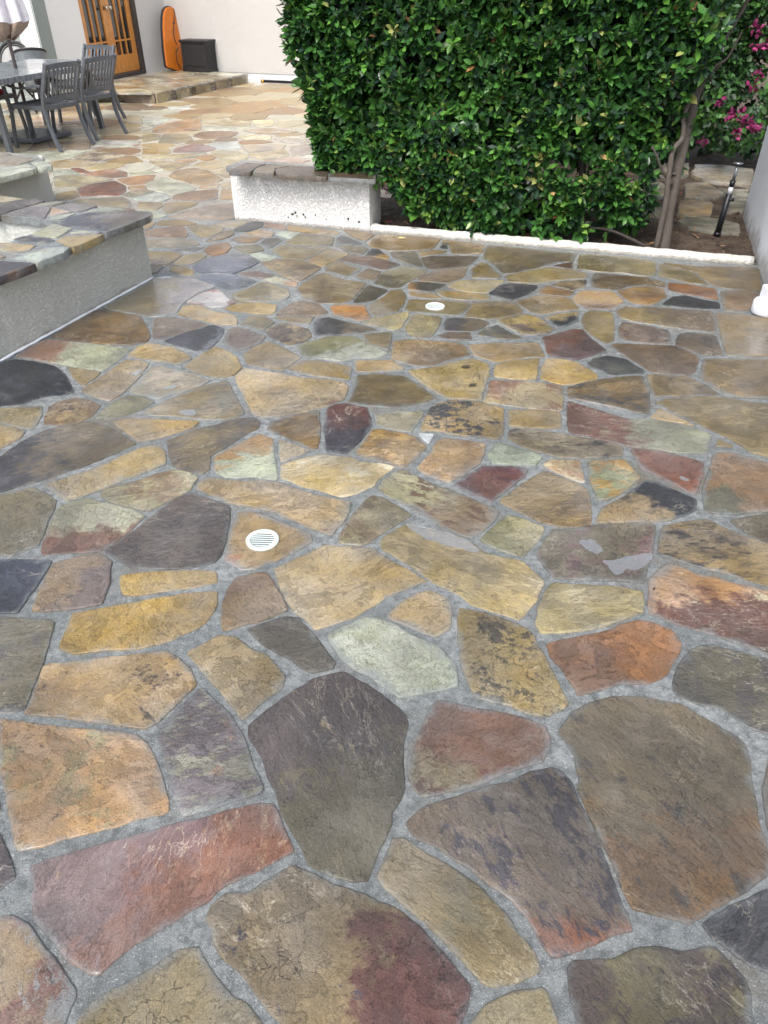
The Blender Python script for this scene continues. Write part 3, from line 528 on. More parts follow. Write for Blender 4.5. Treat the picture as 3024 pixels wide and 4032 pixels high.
141,126,96|128,116,95|110,100,82|b-.2|-748 3919 -678 3886 -619 3987 -682 4065 -778 4083 -814 3970
190,182,182|152,92,76|170,150,140|b-.2 k.2 s10 w.4|-1130 4295 -1036 4238 -953 4238 -893 4295 -956 4373 -1002 4473 -1049 4536 -1117 4499 -1165 4409 -1197 4314
161,143,96|152,134,95|130,112,80|b-.3 w.1|-903 4353 -785 4314 -703 4334 -600 4353 -578 4413 -605 4536 -703 4620 -782 4664 -871 4515 -937 4433
80,85,106|90,98,125|100,85,60|b-.2 w.5|-1231 4856 -1152 4844 -997 4827 -901 4963 -851 5086 -936 5201 -1025 5254 -1146 5241 -1243 5111 -1302 4975
80,85,101|72,76,90|100,90,80|b-.3 w.4|-1072 4620 -978 4504 -881 4578 -819 4686 -881 4748 -993 4810 -1188 4833 -1227 4764
151,129,86|132,107,71|110,92,65|b-.1 k.2 s-5|-498 4393 -482 4354 -408 4305 -268 4286 -200 4334 -134 4557 -115 4654 -290 4731 -385 4844 -458 4798 -520 4642 -545 4515
156,136,101|141,119,96|120,100,80|b-.1|-736 4891 -686 4798 -546 4670 -475 4821 -419 4949 -544 5086 -725 5137 -849 5055
166,131,116|150,120,110|120,95,90|b-.1 k.1|-867 4758 -761 4756 -717 4798 -851 4891 -970 4843
206,201,171|200,141,81|160,120,80|g-20 b-.3|-668 4642 -552 4588 -564 4665 -714 4775 -792 4708
195,206,191|185,195,180|160,160,140|b-.3|-850 5111 -804 5104 -744 5163 -881 5281 -950 5241
156,139,101|148,130,98|120,105,80|b-.3|-682 5142 -562 5111 -474 5246 -388 5417 -760 5445 -812 5321
150,136,96|142,128,94|120,105,78|b-.3|-723 5488 -381 5445 -377 5678 -633 5733 -721 5545
180,191,176|170,178,160|150,150,130|b-.3|-702 5618 -633 5780 -803 5816 -828 5724
156,126,76|146,118,75|120,96,62|b-.3|-750 5847 -531 5754 -345 5739 -358 5816 -758 5977
160,111,76|148,105,76|120,85,60|b-.3|-934 5928 -766 5852 -778 5993 -947 6055
60,62,68|72,74,82|50,50,56|b-.3|-1121 5801 -1030 5834 -954 5944 -962 6077 -1045 6077 -1097 6005 -1163 5864
171,136,81|160,125,80|120,95,62|b-.3|-927 5678 -848 5678 -837 5801 -985 5858 -1072 5770
186,141,71|172,130,72|130,98,55|b-.3|-1067 5516 -956 5516 -912 5633 -942 5663 -1087 5693 -1141 5604
105,100,93|90,88,88|120,110,95|b-.2|-813 5389 -760 5589 -799 5633 -886 5633 -916 5502
151,143,121|142,132,112|120,110,92|b-.2|-1044 5321 -945 5267 -857 5348 -916 5473 -1096 5431
191,131,61|178,122,62|120,85,45|b-.3|-1223 5214 -1126 5267 -1108 5403 -1152 5516 -1255 5473 -1295 5335
146,126,91|115,108,100|95,88,82|b-.1|-1202 5604 -1138 5739 -1174 5848 -1243 5785 -1291 5663 -1324 5545
166,146,106|158,138,104|130,112,85|b-.3|-1363 5633 -1308 5663 -1249 5816 -1248 5912 -1466 6010 -1551 5938
166,146,111|158,138,108|130,112,85|b-.3|-1175 5912 -1080 6060 -1115 6110 -1246 6060 -1371 5993
166,136,111|160,132,110|130,108,88|b-.3|-1796 5663 -1740 5648 -1488 5648 -1494 5754 -1574 5960 -1795 5864 -1845 5848
161,149,131|152,140,124|130,118,104|b-.3|-1728 5403 -1549 5389 -1345 5459 -1401 5604 -1781 5604
120,112,108|108,102,102|90,86,88|b-.3|-1364 5307 -1303 5417 -1426 5403 -1508 5321
161,141,101|152,132,98|130,110,82|b-.3|-1625 5012 -1471 5024 -1424 5241 -1530 5307 -1703 5307
166,146,101|156,136,98|130,112,82|b-.3|-1375 4987 -1307 5036 -1244 5201 -1301 5281 -1414 5210 -1447 5024
176,146,86|166,136,84|130,105,68|b-.3|-1336 4810 -1257 4798 -1267 4891 -1347 4963 -1435 4975 -1431 4891
151,136,101|142,128,98|120,105,82|b-.3|-1581 4844 -1512 4844 -1496 4999 -1619 4987
166,146,131|160,142,128|140,120,105|b-.3|-1558 6134 -1336 6102 -1205 6166 -1288 6643 -1514 6571 -1695 6363 -1750 6198
171,151,116|162,142,112|140,120,92|b-.3|-1776 6329 -1721 6397 -1623 6571 -1609 6679 -1734 6711 -1878 6679 -1863 6431
201,206,186|190,195,175|160,160,140|b-.3|-1915 6150 -1806 6198 -1770 6263 -1935 6431 -1945 6329
176,156,116|165,145,110|140,120,92|b-.3|-2070 6466 -1913 6448 -1888 6571 -1924 6679 -2133 6698
212,220,212|200,205,190|160,160,140|b-.3 k.06|-2215 6810 -2129 6753 -2054 6716 -1919 6735 -1885 6867 -1980 7011 -2086 7024 -2161 6906
166,126,86|158,122,88|130,98,92|b-.2|-1720 6721 -1602 6735 -1470 6829 -1525 7186 -1760 7093 -1884 6945 -1853 6791
191,156,106|180,148,104|150,120,85|b-.3|-1533 7228 -1554 7399 -1699 7313 -1713 7186
186,151,96|176,142,94|140,112,78|b-.3|-1435 6791 -1317 6791 -1371 7145 -1496 7176
176,156,121|168,148,118|140,120,95|b-.3|-1494 7192 -1384 7228 -1420 7443 -1534 7399
191,191,171|182,180,160|150,145,125|b-.3|-2167 7186 -2075 7110 -1898 6964 -1734 7145 -1741 7228 -2135 7670 -2197 7562 -2236 7378
166,136,91|158,130,92|130,105,76|b-.3|-1763 7334 -1582 7443 -1545 7578 -1763 7957 -1918 8083 -2093 8003 -2110 7693
196,156,101|186,146,96|150,118,78|b-.3|-2359 7187 -2308 7111 -2185 7184 -2236 7332 -2385 7289
151,96,61|130,85,68|180,135,85|b-.1 k.2|-2776 7077 -2686 6905 -2539 6934 -2369 6934 -2350 7075 -2404 7296 -2573 7508 -2727 7400 -2837 7202
166,141,91|158,134,90|130,108,75|b-.3|-2863 6765 -2738 6798 -2703 6901 -2823 7141 -2958 7004
166,151,126|158,144,122|130,118,98|b-.3|-2680 6798 -2712 6699 -2471 6587 -2294 6539 -2141 6508 -2220 6765 -2334 6900 -2549 6832
166,156,131|158,148,126|140,128,108|b-.3|-2223 6866 -2079 7093 -2184 7166 -2324 7075 -2344 6934
166,126,91|156,118,90|130,98,78|b-.2|-2397 7334 -2274 7372 -2218 7533 -2250 7774 -2374 7747 -2582 7568
181,166,131|172,158,128|150,135,108|b-.3|-3041 7221 -2854 7239 -2738 7414 -2600 7568 -2710 7629 -3035 7774 -3229 7691
191,191,171|182,182,162|160,158,138|b-.3|-3237 7711 -3125 7754 -3003 7816 -3181 8022 -3338 7990
151,91,61|140,85,62|110,70,50|b-.3|-3046 7889 -2966 7843 -2937 7902 -3100 8079 -3189 8057
176,121,81|165,130,105|140,90,65|b-.1|-2882 7732 -2618 7629 -2507 7691 -2567 7902 -2739 8034 -2862 7968 -2965 7816
201,201,176|190,190,165|160,158,135|b-.3|-2463 7732 -2253 7859 -2338 7942 -2539 7859
186,166,126|176,156,122|150,130,100|b-.3|-1543 7623 -1478 7670 -1566 8134 -1741 7957
181,161,121|172,152,118|150,130,98|b-.3|-1875 8083 -1746 7982 -1591 8212 -1773 8481 -1921 8426 -1978 8212
171,151,111|162,142,108|140,120,88|b-.3|-2172 7957 -2129 7957 -2006 8291 -2336 8453 -2499 8426
206,206,181|196,196,172|170,168,145|b-.3|-2379 7763 -2205 7957 -2256 8047 -2313 7922
191,141,91|180,132,88|150,108,72|b-.3|-2023 8318 -1978 8426 -2012 8537 -2245 8453
181,166,131|190,170,110|160,140,120|b-.1|-1727 8481 -1568 8212 -1468 8426 -1462 8650 -1619 8945 -1819 9001 -1937 8941
186,166,126|195,185,155|150,130,100|b-.1|-2585 8537 -2229 8481 -1948 8737 -1978 8885 -2323 8737 -2615 8650
151,126,126|170,120,90|120,100,105|b-.2|-1972 8915 -1887 9069 -2114 9389 -2244 9356 -2371 9099 -2335 8860
226,223,206|216,212,195|190,185,165|b-.3|-1832 9012 -1615 9068 -1635 9194 -1746 9578 -2077 9389
186,166,146|178,158,138|150,130,112|b-.3|-1591 9068 -1486 8855 -1137 9070 -1135 9324 -1441 9389 -1643 9324
191,166,121|200,185,160|150,115,75|b-.1|-1445 8650 -1254 8474 -1022 8708 -1107 9068 -1482 8825
196,166,151|188,160,144|160,135,118|b-.3|-1071 8318 -847 8318 -782 8481 -1004 8650 -1287 8426
186,166,151|178,158,144|150,135,118|b-.3|-998 8708 -774 8825 -868 9389 -1072 9194
176,151,106|168,142,102|140,118,85|b-.3|-2638 8737 -2343 8825 -2454 9194 -2743 9131
161,146,116|152,138,112|130,115,92|b-.3|-2438 9389 -2269 9592 -2346 9871 -2540 10059 -2725 10017 -2642 9456
171,156,126|162,148,120|140,125,100|b-.3|-2830 9456 -2693 9661 -2742 10022 -2961 9948
191,141,86|180,155,115|150,108,70|b-.1 s10|-2791 10059 -2601 10096 -2315 10327 -2412 10806 -2523 11216 -2693 11125 -2960 10649 -2900 10172
166,121,81|156,115,82|130,95,68|b-.2|-2117 9661 -1833 9875 -1816 10172 -2097 10249 -2271 10172 -2328 9875
196,191,171|188,182,162|165,158,138|b-.3|-2240 10288 -1840 10327 -1699 10568 -2163 10609 -2320 10487
206,206,191|196,196,180|170,168,152|b-.3|-3020 10172 -2973 10406 -2977 10692 -2885 11262 -3335 11354
191,166,116|198,180,140|160,135,92|b-.2|-2386 10778 -2026 10615 -1719 10609 -1789 10992 -2237 11170 -2476 11125
206,191,141|198,184,140|170,155,112|b-.3|-1646 10487 -1432 10650 -1504 11125 -1787 11081
206,191,151|198,184,148|170,155,118|b-.3|-1670 9661 -1350 9661 -1373 9948 -1659 10022 -1808 9803
181,151,116|190,165,135|150,120,90|b-.2|-1504 10000 -1039 10172 -1453 10487 -1787 10249
196,181,161|188,172,152|165,148,128|b-.3|-1129 9389 -828 9524 -920 10022 -1340 9730
206,211,201|196,200,190|170,172,160|b-.3|-3119 11939 -2801 12042 -2921 12383 -3219 12361
165,135,85|150,120,78|120,95,62|b-.2|-231 5664 -133 5575 -66 5740 -255 5865 -317 5849
75,77,85|95,92,88|110,105,95|b-.2|-344 5503 -241 5474 -161 5488 -266 5664 -337 5694 -355 5634
130,118,90|118,106,88|100,92,78|b-.2|-251 5281 -151 5242 -112 5363 -155 5432 -280 5469 -350 5446
90,92,98|185,148,85|75,75,80|g-60 b-.3|-50 5181 28 5138 29 5189 -37 5349 -87 5363 -136 5216
150,122,75|140,112,70|110,88,58|b-.3 w.2|-105 5432 -37 5376 54 5322 262 5335 364 5390 425 5619 14 5740 -57 5709 -127 5503
65,65,70|85,82,80|110,100,85|b-.2|414 5376 460 5368 462 5451 430 5482 404 5418
145,118,70|138,110,68|110,88,55|b-.3 w.2|422 5503 475 5474 476 5365 488 5255 585 5242 694 5268 736 5472 436 5590
170,140,85|160,130,82|120,98,65|b-.3|256 5202 297 5202 406 5255 452 5322 345 5335 248 5295
115,108,98|140,132,115|90,86,85|b-.1 k.1|61 5163 155 5049 247 4964 263 4988 219 5308 42 5295
120,104,88|105,92,80|90,80,72|b-.1 s5|291 4916 403 4933 562 4988 619 5087 671 5202 338 5202 255 5163
130,98,80|118,92,82|100,80,72|b-.1 s-10|-145 4988 -4 4892 119 5025 -74 5172 -232 5228 -316 5112
172,150,105|190,150,85|130,110,80|g200 b-.4|-417 4969 -332 5112 -241 5255 -396 5372 -532 5099
150,130,95|140,120,90|110,95,75|b-.2|-397 4880 -334 4845 -232 4787 -155 4916 -239 4988 -324 5099 -407 4964
145,122,88|135,115,85|110,95,75|b-.2|-140 4753 -65 4703 -19 4868 -113 4939 -186 4799
115,105,82|152,142,122|90,82,72|g60 b-.1|40 4557 99 4568 161 4686 297 4868 153 4976 -4 4857 -70 4643
150,130,108|140,120,105|115,100,90|b-.2 s5|236 4686 419 4643 527 4776 569 4976 400 4916 303 4845 219 4742
105,95,75|90,82,68|75,68,60|b-.1 s20|-164 4295 -60 4354 28 4512 -92 4600 -106 4600 -186 4324
100,95,86|182,132,60|75,72,72|g180 b-.5|156 4526 300 4495 395 4621 301 4656 175 4675 151 4600
172,155,118|162,145,112|135,118,90|b-.3|459 4526 528 4485 639 4470 770 4676 774 4709 484 4698 408 4590
122,105,68|108,92,62|90,76,55|b-.1 s-5 k.15|738 5038 789 4822 869 4846 1036 4946 1178 5062 1301 5089 1369 5269 869 5433 751 5470 688 5164
155,130,80|145,120,76|115,95,62|b-.3|575 4743 739 4732 768 4777 711 5013 660 5050 584 4916
110,75,55|100,70,55|80,55,45|b-.3|1269 4928 1299 5074 1141 4988
160,140,92|152,130,88|120,100,68|b-.3 s0|798 4665 988 4643 1111 4709 1304 4732 1347 4822 1265 4904 1118 4952 1002 4906 794 4777
72,72,82|82,80,86|120,110,100|b-.2 k.06|768 4344 881 4434 966 4558 973 4600 802 4643 755 4622 647 4454
175,128,55|150,105,55|100,70,45|b-.2 k.2 s-10|1057 4420 1136 4403 1185 4485 1025 4604 952 4475
160,140,105|150,128,98|80,75,75|b-.2 k.4|1121 4568 1182 4505 1266 4558 1318 4709 1143 4676 1069 4622
172,148,112|162,138,106|135,112,88|b-.3|863 4147 918 4110 1043 4165 1160 4202 1126 4390 952 4434 796 4315
112,106,92|96,91,92|155,142,118|b-.1 k.3 s-15|802 1333 853 1296 910 1280 952 1227 1004 1195 1031 1183 1144 1443 1011 1491 973 1512 897 1488 846 1428 813 1374"""
FAR = """1206 800 1229 867 1044 1167 989 1132 927 1036 898 955 884 835
-2457 5047 -2353 5022 -2215 5233 -2248 5345 -2586 5661 -2977 5605 -2786 5148
-2589 5677 -2372 6049 -2460 6219 -3084 6306 -3168 5892 -2980 5621
-3181 6417 -3826 6396 -3819 6043 -3582 5838 -3183 5897 -3099 6314 -3122 6380
-1980 5758 -2362 6035 -2573 5671 -2243 5362
-1746 5024 -1719 5068 -1691 5193 -1725 5301 -1800 5375 -2199 5228 -2165 4964
-241 7354 77 7916 -598 8040 -850 7737 -782 7596
-333 7026 -250 7341 -783 7579 -909 7153 -727 6809
-22 6597 -328 7011 -724 6792 -615 6362
-4002 8086 -3874 8267 -4098 8737 -4574 8732 -4708 8163
82 7932 39 8562 -169 8754 -612 8363 -593 8056
-2462 6235 -2420 6431 -2455 6507 -2549 6604 -2665 6651 -2807 6647 -2914 6595 -3106 6383 -3085 6322
49 8574 657 8782 718 8986 353 9370 -181 9078 -200 8991 -161 8768
-1787 5396 -1771 5455 -1791 5583 -1868 5690 -1957 5755 -2232 5348 -2201 5244
-3557 7564 -3314 7705 -3310 7796 -3334 7925 -3664 8269 -3860 8258 -3990 8075 -3989 7835
-3349 8548 -3315 9000 -3971 8927 -4084 8745 -3859 8274 -3664 8285
-154 9111 345 9384 331 9936 241 10083 -350 9904 -384 9802 -320 9278
-1368 7524 -1388 7366 -1362 7229 -1307 7122 -923 7160 -796 7589 -865 7731 -925 7745
-5109 9831 -5060 9820 -4421 10139 -4462 10514 -4912 10785 -5265 10622 -5407 10341
-4097 8753 -3984 8936 -4091 9453 -4164 9504 -4676 9297 -4764 8950 -4576 8748
-1216 6666 -1242 6548 -1235 6432 -1196 6321 -1056 6438 -978 6415 -629 6353 -750 6741
-1289 7107 -1310 7052 -1320 6912 -1286 6778 -1225 6681 -750 6758 -922 7144
-3611 7329 -3566 7550 -3995 7819 -4174 7581 -4010 7185
-1967 5769 -1810 5913 -1823 6060 -2043 6215 -2356 6092
-460 10716 -631 10354 -624 10198 -354 9920 237 10099 263 10260 97 10689
-4680 9312 -4172 9518 -4262 10002 -4414 10125 -5047 9809
-3385 7054 -3122 7158 -3111 7297 -3136 7417 -3196 7523 -3292 7616 -3362 7658 -3550 7549 -3596 7325
-3310 9017 -3456 9594 -4075 9452 -3970 8943
-3191 6432 -3560 6659 -3992 6716 -3976 6579 -3830 6412
-3456 9610 -3427 9914 -3633 10167 -4245 10001 -4156 9518 -4082 9467
-3095 6831 -3009 6804 -2931 6882 -2977 6996 -3104 7148 -3382 7038 -3334 6905 -3173 6430 -3117 6396
98 10705 225 10964 185 11226 -110 11488 -516 11439 -712 11065 -461 10732
-3637 10182 -3615 10446 -4089 10771 -4446 10515 -4405 10139 -4253 10016
-5230 10657 -4925 10804 -4848 11207 -5000 11526 -5822 11312 -5285 10657
-3511 6960 -3397 7042 -3607 7314 -4008 7169 -3747 7033 -3998 6731
-1990 6253 -2103 6479 -2211 6505 -2377 6437 -2447 6228 -2361 6107
-4455 10528 -4097 10785 -4016 11201 -4121 11302 -4832 11201 -4909 10802
1037 10525 852 10948 238 10955 111 10696 276 10271
-644 8927 -834 8736 -894 8600 -773 8499 -576 8417 -177 8767 -215 8982
-626 8031 -823 8259 -960 8311 -1098 8255 -1160 8181 -1146 7999 -922 7761 -863 7747
-3431 8048 -3313 8028 -3094 8116 -3054 8163 -3000 8345 -3340 8534 -3649 8276
-2989 8357 -2774 8715 -3287 9019 -3333 8548
881 9529 929 9685 347 9929 361 9384 779 9208
-5002 11542 -4939 11838 -5549 12092 -5896 11683 -5848 11329
487 8236 533 8392 55 8558 98 7930 458 8153
344 9945 1034 10031 1097 10231 1047 10512 279 10255 253 10094
-4835 11217 -4128 11317 -4213 11819 -4915 11845 -4987 11537
-1437 7996 -1491 7876 -1478 7752 -1390 7640 -1290 7581 -939 7756 -1158 7988
-2855 9242 -2831 9305 -2854 9487 -2897 9580 -3429 9630 -3285 9037
658 11638 873 11592 1270 12006 945 12444 643 12461 564 12402 440 12009
853 10964 1013 11258 870 11576 655 11622 201 11227 240 10971
1713 12222 1860 12698 1262 12825 959 12451 1285 12013 1627 11998
-763 11856 -1021 11882 -1271 11547 -1008 11117 -883 11060 -726 11072 -530 11446
50 6838 70 6900 89 6948 105 7017 -208 7353 -317 7023
-1021 11898 -762 11872 -404 12329 -884 12703 -1386 12409
-3463 11613 -3543 11896 -4074 11992 -4198 11825 -4111 11314 -4005 11212 -3869 11234
-5560 12104 -5659 12654 -5787 12654 -6286 12281 -6255 11962 -5906 11697
-1593 12264 -2315 12403 -2382 12193 -2296 11733 -2095 11635 -1831 11676
-4210 11835 -4086 12003 -4132 12404 -4765 12494 -4909 11861
229 7400 253 7473 94 7914 -197 7366
-4 11890 -362 12326 -748 11863 -516 11455 -113 11504
-390 12339 -142 12551 -95 13116 -617 13219 -829 13042 -875 12716
-1035 11890 -1390 12337 -1451 12337 -1576 12265 -1815 11672 -1610 11522 -1285 11555
-4931 11853 -4808 12468 -5643 12654 -5544 12107
-3614 10468 -3394 10937 -3867 11218 -4001 11197 -4081 10784
-644 10365 -474 10724 -725 11056 -879 11044 -1176 10530
-6295 12294 -5755 12697 -6357 13093 -6833 12572
-1391 12430 -891 12717 -846 13042 -1378 13313 -1588 13197 -1657 12952
643 11633 427 11998 11 11885 -98 11499 193 11241
-1260 8393 -1360 8434 -1470 8353 -1547 8224 -1554 8161 -1522 8057 -1490 8013 -1163 8004 -1187 8342
-724 9328 -795 9226 -810 9106 -748 8998 -663 8941 -215 8998 -197 9082 -333 9267
1249 12835 1007 13377 892 13423 526 12939 647 12476 945 12460
-2477 13379 -2104 13592 -1984 13968 -2057 14232 -2234 14327 -2847 14042 -2573 13379
-3540 11911 -3504 12420 -3715 12701 -3868 12741 -4116 12409 -4070 12007
-1584 12279 -1414 12378 -1670 12942 -2232 12800 -2308 12418
8 11900 425 12014 547 12400 -132 12539 -348 12334
1969 13030 1508 13565 1024 13379 1264 12841 1928 12893
-2235 12815 -1672 12958 -1604 13199 -2098 13577 -2544 13322
-800 9656 -815 9601 -794 9355 -337 9284 -399 9792
-3312 9970 -3078 10245 -3097 10394 -3155 10484 -3600 10439 -3622 10178 -3417 9926
-2330 12411 -2247 12805 -2528 13265 -2590 13265 -2981 12783 -2918 12609
-153 14002 -262 14059 -668 13603 -612 13234 -102 13145 58 13505
-4801 12483 -4894 13072 -5296 13204 -5668 12698
555 12415 631 12472 510 12934 -80 13107 -126 12554
1460 11422 1549 11692 1283 11997 885 11582 1027 11265
-2527 7911 -2378 7942 -2348 8101 -2376 8225 -2456 8312 -2547 8346 -2683 8247 -2606 7959
-2788 8742 -2752 8791 -2711 8935 -2744 9055 -2854 9159 -2925 9191 -3269 9027
514 12950 847 13446 755 13580 72 13497 -88 13137
-678 13615 -290 14079 -479 14438 -1131 14103 -1197 13844
-2107 11196 -2016 11111 -1913 11059 -1684 11151 -1626 11208 -1620 11510 -1827 11660 -2089 11620
-1594 13212 -1385 13327 -1266 13794 -1970 13959 -2088 13589
-838 13056 -628 13231 -683 13600 -1205 13831 -1249 13795 -1369 13326
-745 10128 -820 10035 -872 9904 -860 9788 -784 9682 -399 9809 -366 9909 -633 10185
-1258 13808 -1213 13844 -1147 14106 -1540 14578 -2041 14234 -1969 13975
751 13596 752 13778 381 14165 -136 14003 72 13513
-2865 7988 -2753 8050 -2684 8188 -2699 8244 -2950 8352 -3056 8101 -3002 8003
-2651 12128 -2881 11957 -2932 11877 -2890 11685 -2502 11632 -2312 11732 -2396 12184
-1436 10921 -1439 10805 -1408 10695 -1341 10588 -1254 10502 -1194 10531 -895 11048 -1015 11102 -1414 10993
1300 10855 1335 10974 1026 11249 866 10956 1054 10526 1230 10650
-2980 9604 -2938 9671 -2930 9793 -3003 9894 -3081 9933 -3305 9955 -3411 9911 -3425 9645
-1136 14118 -491 14468 -486 14529 -826 14716 -1317 14857 -1529 14591
-2533 8376 -2684 8655 -2770 8689 -2938 8365 -2694 8259
1503 13580 1424 14024 1227 14080 768 13778 767 13591 862 13453 1013 13392
-1633 5957 -1484 6020 -1601 6137 -1737 6124 -1809 6082 -1802 5999
-2031 14260 -1545 14594 -1682 14967 -2059 15090 -2334 14621 -2227 14342
-1389 11016 -1026 11116 -1285 11539 -1604 11507 -1608 11286
-5662 12745 -5650 13316 -5799 13356 -5952 13401 -6351 13110 -5799 12745
-4128 12420 -4042 12816 -4234 12872 -4524 12964 -4759 12509
-3148 11472 -2906 11681 -2940 11837 -3304 11996 -3507 11929 -3448 11616
-2421 11159 -2310 11175 -2207 11244 -2121 11356 -2105 11622 -2303 11718 -2494 11618 -2563 11370 -2487 11179
-2697 11145 -2631 11183 -2511 11617 -2894 11670 -3087 11503 -2989 11365
-237 6186 -164 6162 -132 6236 -113 6300 -615 6346
1971 13116 2094 13447 2112 13799 1766 13919 1519 13576
-1170 10511 -1171 10455 -1134 10299 -1057 10201 -819 10108 -640 10200 -647 10350
-3412 10966 -3334 11124 -3322 11246 -3362 11353 -3530 11529 -3852 11228
-3196 10496 -3170 10549 -3165 10668 -3219 10770 -3336 10859 -3401 10886 -3602 10456
-3302 13075 -2993 12793 -2563 13323 -3268 13218
-2903 14397 -2858 14054 -2244 14340 -2349 14614 -2850 14579
-274 14084 -146 14016 377 14180 136 14430 -475 14465
-1359 9563 -1479 9638 -1596 9644 -1716 9580 -1698 9471 -1638 9374 -1466 9397 -1307 9502
-2788 12548 -2849 12455 -2880 12325 -2842 12224 -2732 12143 -2396 12200 -2338 12396
-3492 12430 -3207 12383 -3138 12394 -3005 12470 -2933 12604 -2997 12778 -3419 12696
-2708 9205 -2564 9176 -2445 9263 -2412 9334 -2556 9413 -2697 9419 -2779 9394 -2817 9297
-3159 13592 -2575 13343 -2864 14039 -3069 13868 -3124 13705
-2288 9548 -2327 9420 -2265 9385 -2139 9397 -2014 9480 -2049 9607 -2162 9660
-1734 9639 -1786 9761 -1856 9814 -1986 9735 -2032 9610 -1973 9519 -1869 9534 -1762 9590
-3255 12035 -3203 12168 -3216 12282 -3293 12381 -3489 12413 -3504 11947
-1811 8566 -1831 8683 -1895 8741 -1964 8707 -2027 8602 -1913 8455 -1842 8476
-1041 9962 -979 10085 -1062 10119 -1180 10107 -1277 10038 -1346 9926 -1275 9882 -1137 9895
-2865 10112 -2950 10192 -3272 9992 -3130 9954 -2926 9970 -2851 10022
-2734 14947 -2347 14631 -2331 15184 -2692 15088
-2460 10191 -2539 10112 -2516 10052 -2411 9982 -2345 9977 -2301 10095 -2311 10213
760 13793 754 14248 392 14176
-7416 6578 -7119 6483 -6815 6735 -6882 6969 -7479 6895
-1042 715 -911 975 -971 1067 -1083 1134 -1387 886 -1325 724
-7503 13684 -7293 13245 -6988 13588 -7327 13833
-7500 10363 -7062 10212 -7044 10301 -7319 10757 -7499 10450
278 -150 249 -61 -295 34 -501 -117 -528 -210 -456 -425 -112 -695
-7497 12154 -7015 12007 -6871 12562 -6984 12631 -7497 12295
-5964 11259 -5864 11327 -5912 11682 -6264 11948 -6789 11684 -6809 11417
-7491 7138 -6881 6985 -6806 7169 -6926 7586 -6998 7624 -7491 7281
-4450 6216 -3993 6579 -4008 6719 -4166 6827 -4604 6927 -4775 6710 -4779 6654
-473 -428 -542 -218 -1054 -256 -1194 -525 -1086 -842 -945 -837
-4504 5680 -4252 5863 -4461 6135 -4813 5962 -4642 5717
-1262 127 -799 291 -755 514 -791 599 -839 671 -1325 708 -1460 373 -1419 199
-6305 8037 -6015 8476 -6358 8955 -6441 8968 -6700 8787 -6790 8419
-5718 9316 -6146 9931 -6646 9704 -6437 8983 -6355 8971
-4187 7590 -4005 7833 -4006 8070 -4716 8147 -4896 7988 -4786 7536
-3336 5317 -2992 5610 -3180 5881 -3579 5822 -3576 5389
-6977 12645 -6903 12600 -6828 12600 -6367 13106 -6980 13573 -7280 13236
-6001 8484 -5492 8502 -5376 8864 -5628 9286 -5705 9305 -6341 8960
-7492 11058 -7315 10773 -6856 11109 -6824 11406 -7492 11261
-6501 10642 -6850 11094 -7303 10762 -7033 10314
-1655 1113 -1697 1331 -2047 1409 -2345 1191 -2282 752 -2182 659
-6646 9722 -6158 9959 -6047 10238 -6277 10596 -6488 10631 -7028 10298 -7046 10209
505 -1210 617 -1090 235 -914
-2798 538 -2623 217 -2208 465 -2172 563 -2189 644 -2292 740
-4786 6722 -4617 6937 -4802 7502 -5522 7165 -5531 7106 -5430 6938
-1637 1690 -1876 2021 -2235 1789 -2044 1425 -1700 1350
-7490 8502 -7162 8213 -6805 8421 -6717 8787 -7500 9167 -7490 8945
-6485 10647 -6277 10613 -5974 11245 -6808 11400 -6840 11107
-4804 7519 -4912 7985 -5308 8135 -5691 7642 -5526 7181
-6202 6668 -6121 6785 -6337 7201 -6792 7161 -6868 6976 -6800 6742
-1794 -498 -1714 -380 -1734 -135 -2059 0 -2469 -312 -2275 -550
-5780 6343 -5468 6448 -5443 6929 -5542 7093 -6106 6779 -6147 6688
-5553 6005 -5228 6240 -5462 6433 -5775 6328 -5637 6034
-4971 8024 -4879 8024 -4726 8160 -4589 8738 -4776 8939 -5361 8858 -5477 8495 -5336 8163
-6324 7209 -6109 6796 -5547 7109 -5537 7169 -5944 7390 -6072 7432
-2159 553 -2193 459 -2054 15 -1728 -120 -1435 196 -1475 367
-6662 6346 -6535 6302 -6211 6653 -6801 6726
-6032 10248 -5421 10348 -5281 10627 -5791 11248 -5951 11248 -6263 10604
-2291 -1199 -1901 -1174 -2297 -893 -2604 -1071
1362 1292 1251 1549 1196 1485 1145 1407 1109 1275 1113 1153
-1895 -1159 -1731 -930 -1797 -515 -2271 -566 -2288 -880
-3230 -768 -2891 -820 -2892 -682
-6280 7855 -6310 8021 -6799 8406 -7151 8201 -6990 7639 -6919 7600
-6362 13123 -6445 13563 -6498 13580 -6972 13588
-4795 6654 -4791 6707 -5428 6920 -5452 6445 -5215 6251 -5148 6258
-4779 8955 -4692 9301 -5061 9801 -5125 9801 -5613 9292 -5363 8874
-6271 11963 -6302 12279 -6847 12561 -7000 12001 -6794 11699
-2957 57 -2634 -115 -2631 203 -2932 144
-7498 9491 -7491 9270 -6671 9682 -7057 10197 -7498 9817
-5712 9337 -5592 9337 -5125 9825 -5420 10332 -6032 10232 -6143 9954
-1459 -1199 -1158 -930 -1718 -940 -1885 -1173
-1207 -515 -1068 -248 -1268 112 -1424 184 -1718 -132 -1699 -376
-2334 2069 -2247 1800 -1881 2037 -2040 2420 -2250 2321 -2289 2199
-2304 -879 -2287 -562 -2475 -361 -2876 -682 -2875 -820 -2611 -1056
845 -342 884 -183 953 27 995 177 344 197 264 -54 294 -146
-5351 8158 -5491 8486 -6001 8468 -6295 8024 -6264 7854 -6069 7775 -5817 7692
-2125 2683 -2033 2434 -1719 2525 -1697 2596 -1704 2722 -1765 2823 -1879 2900
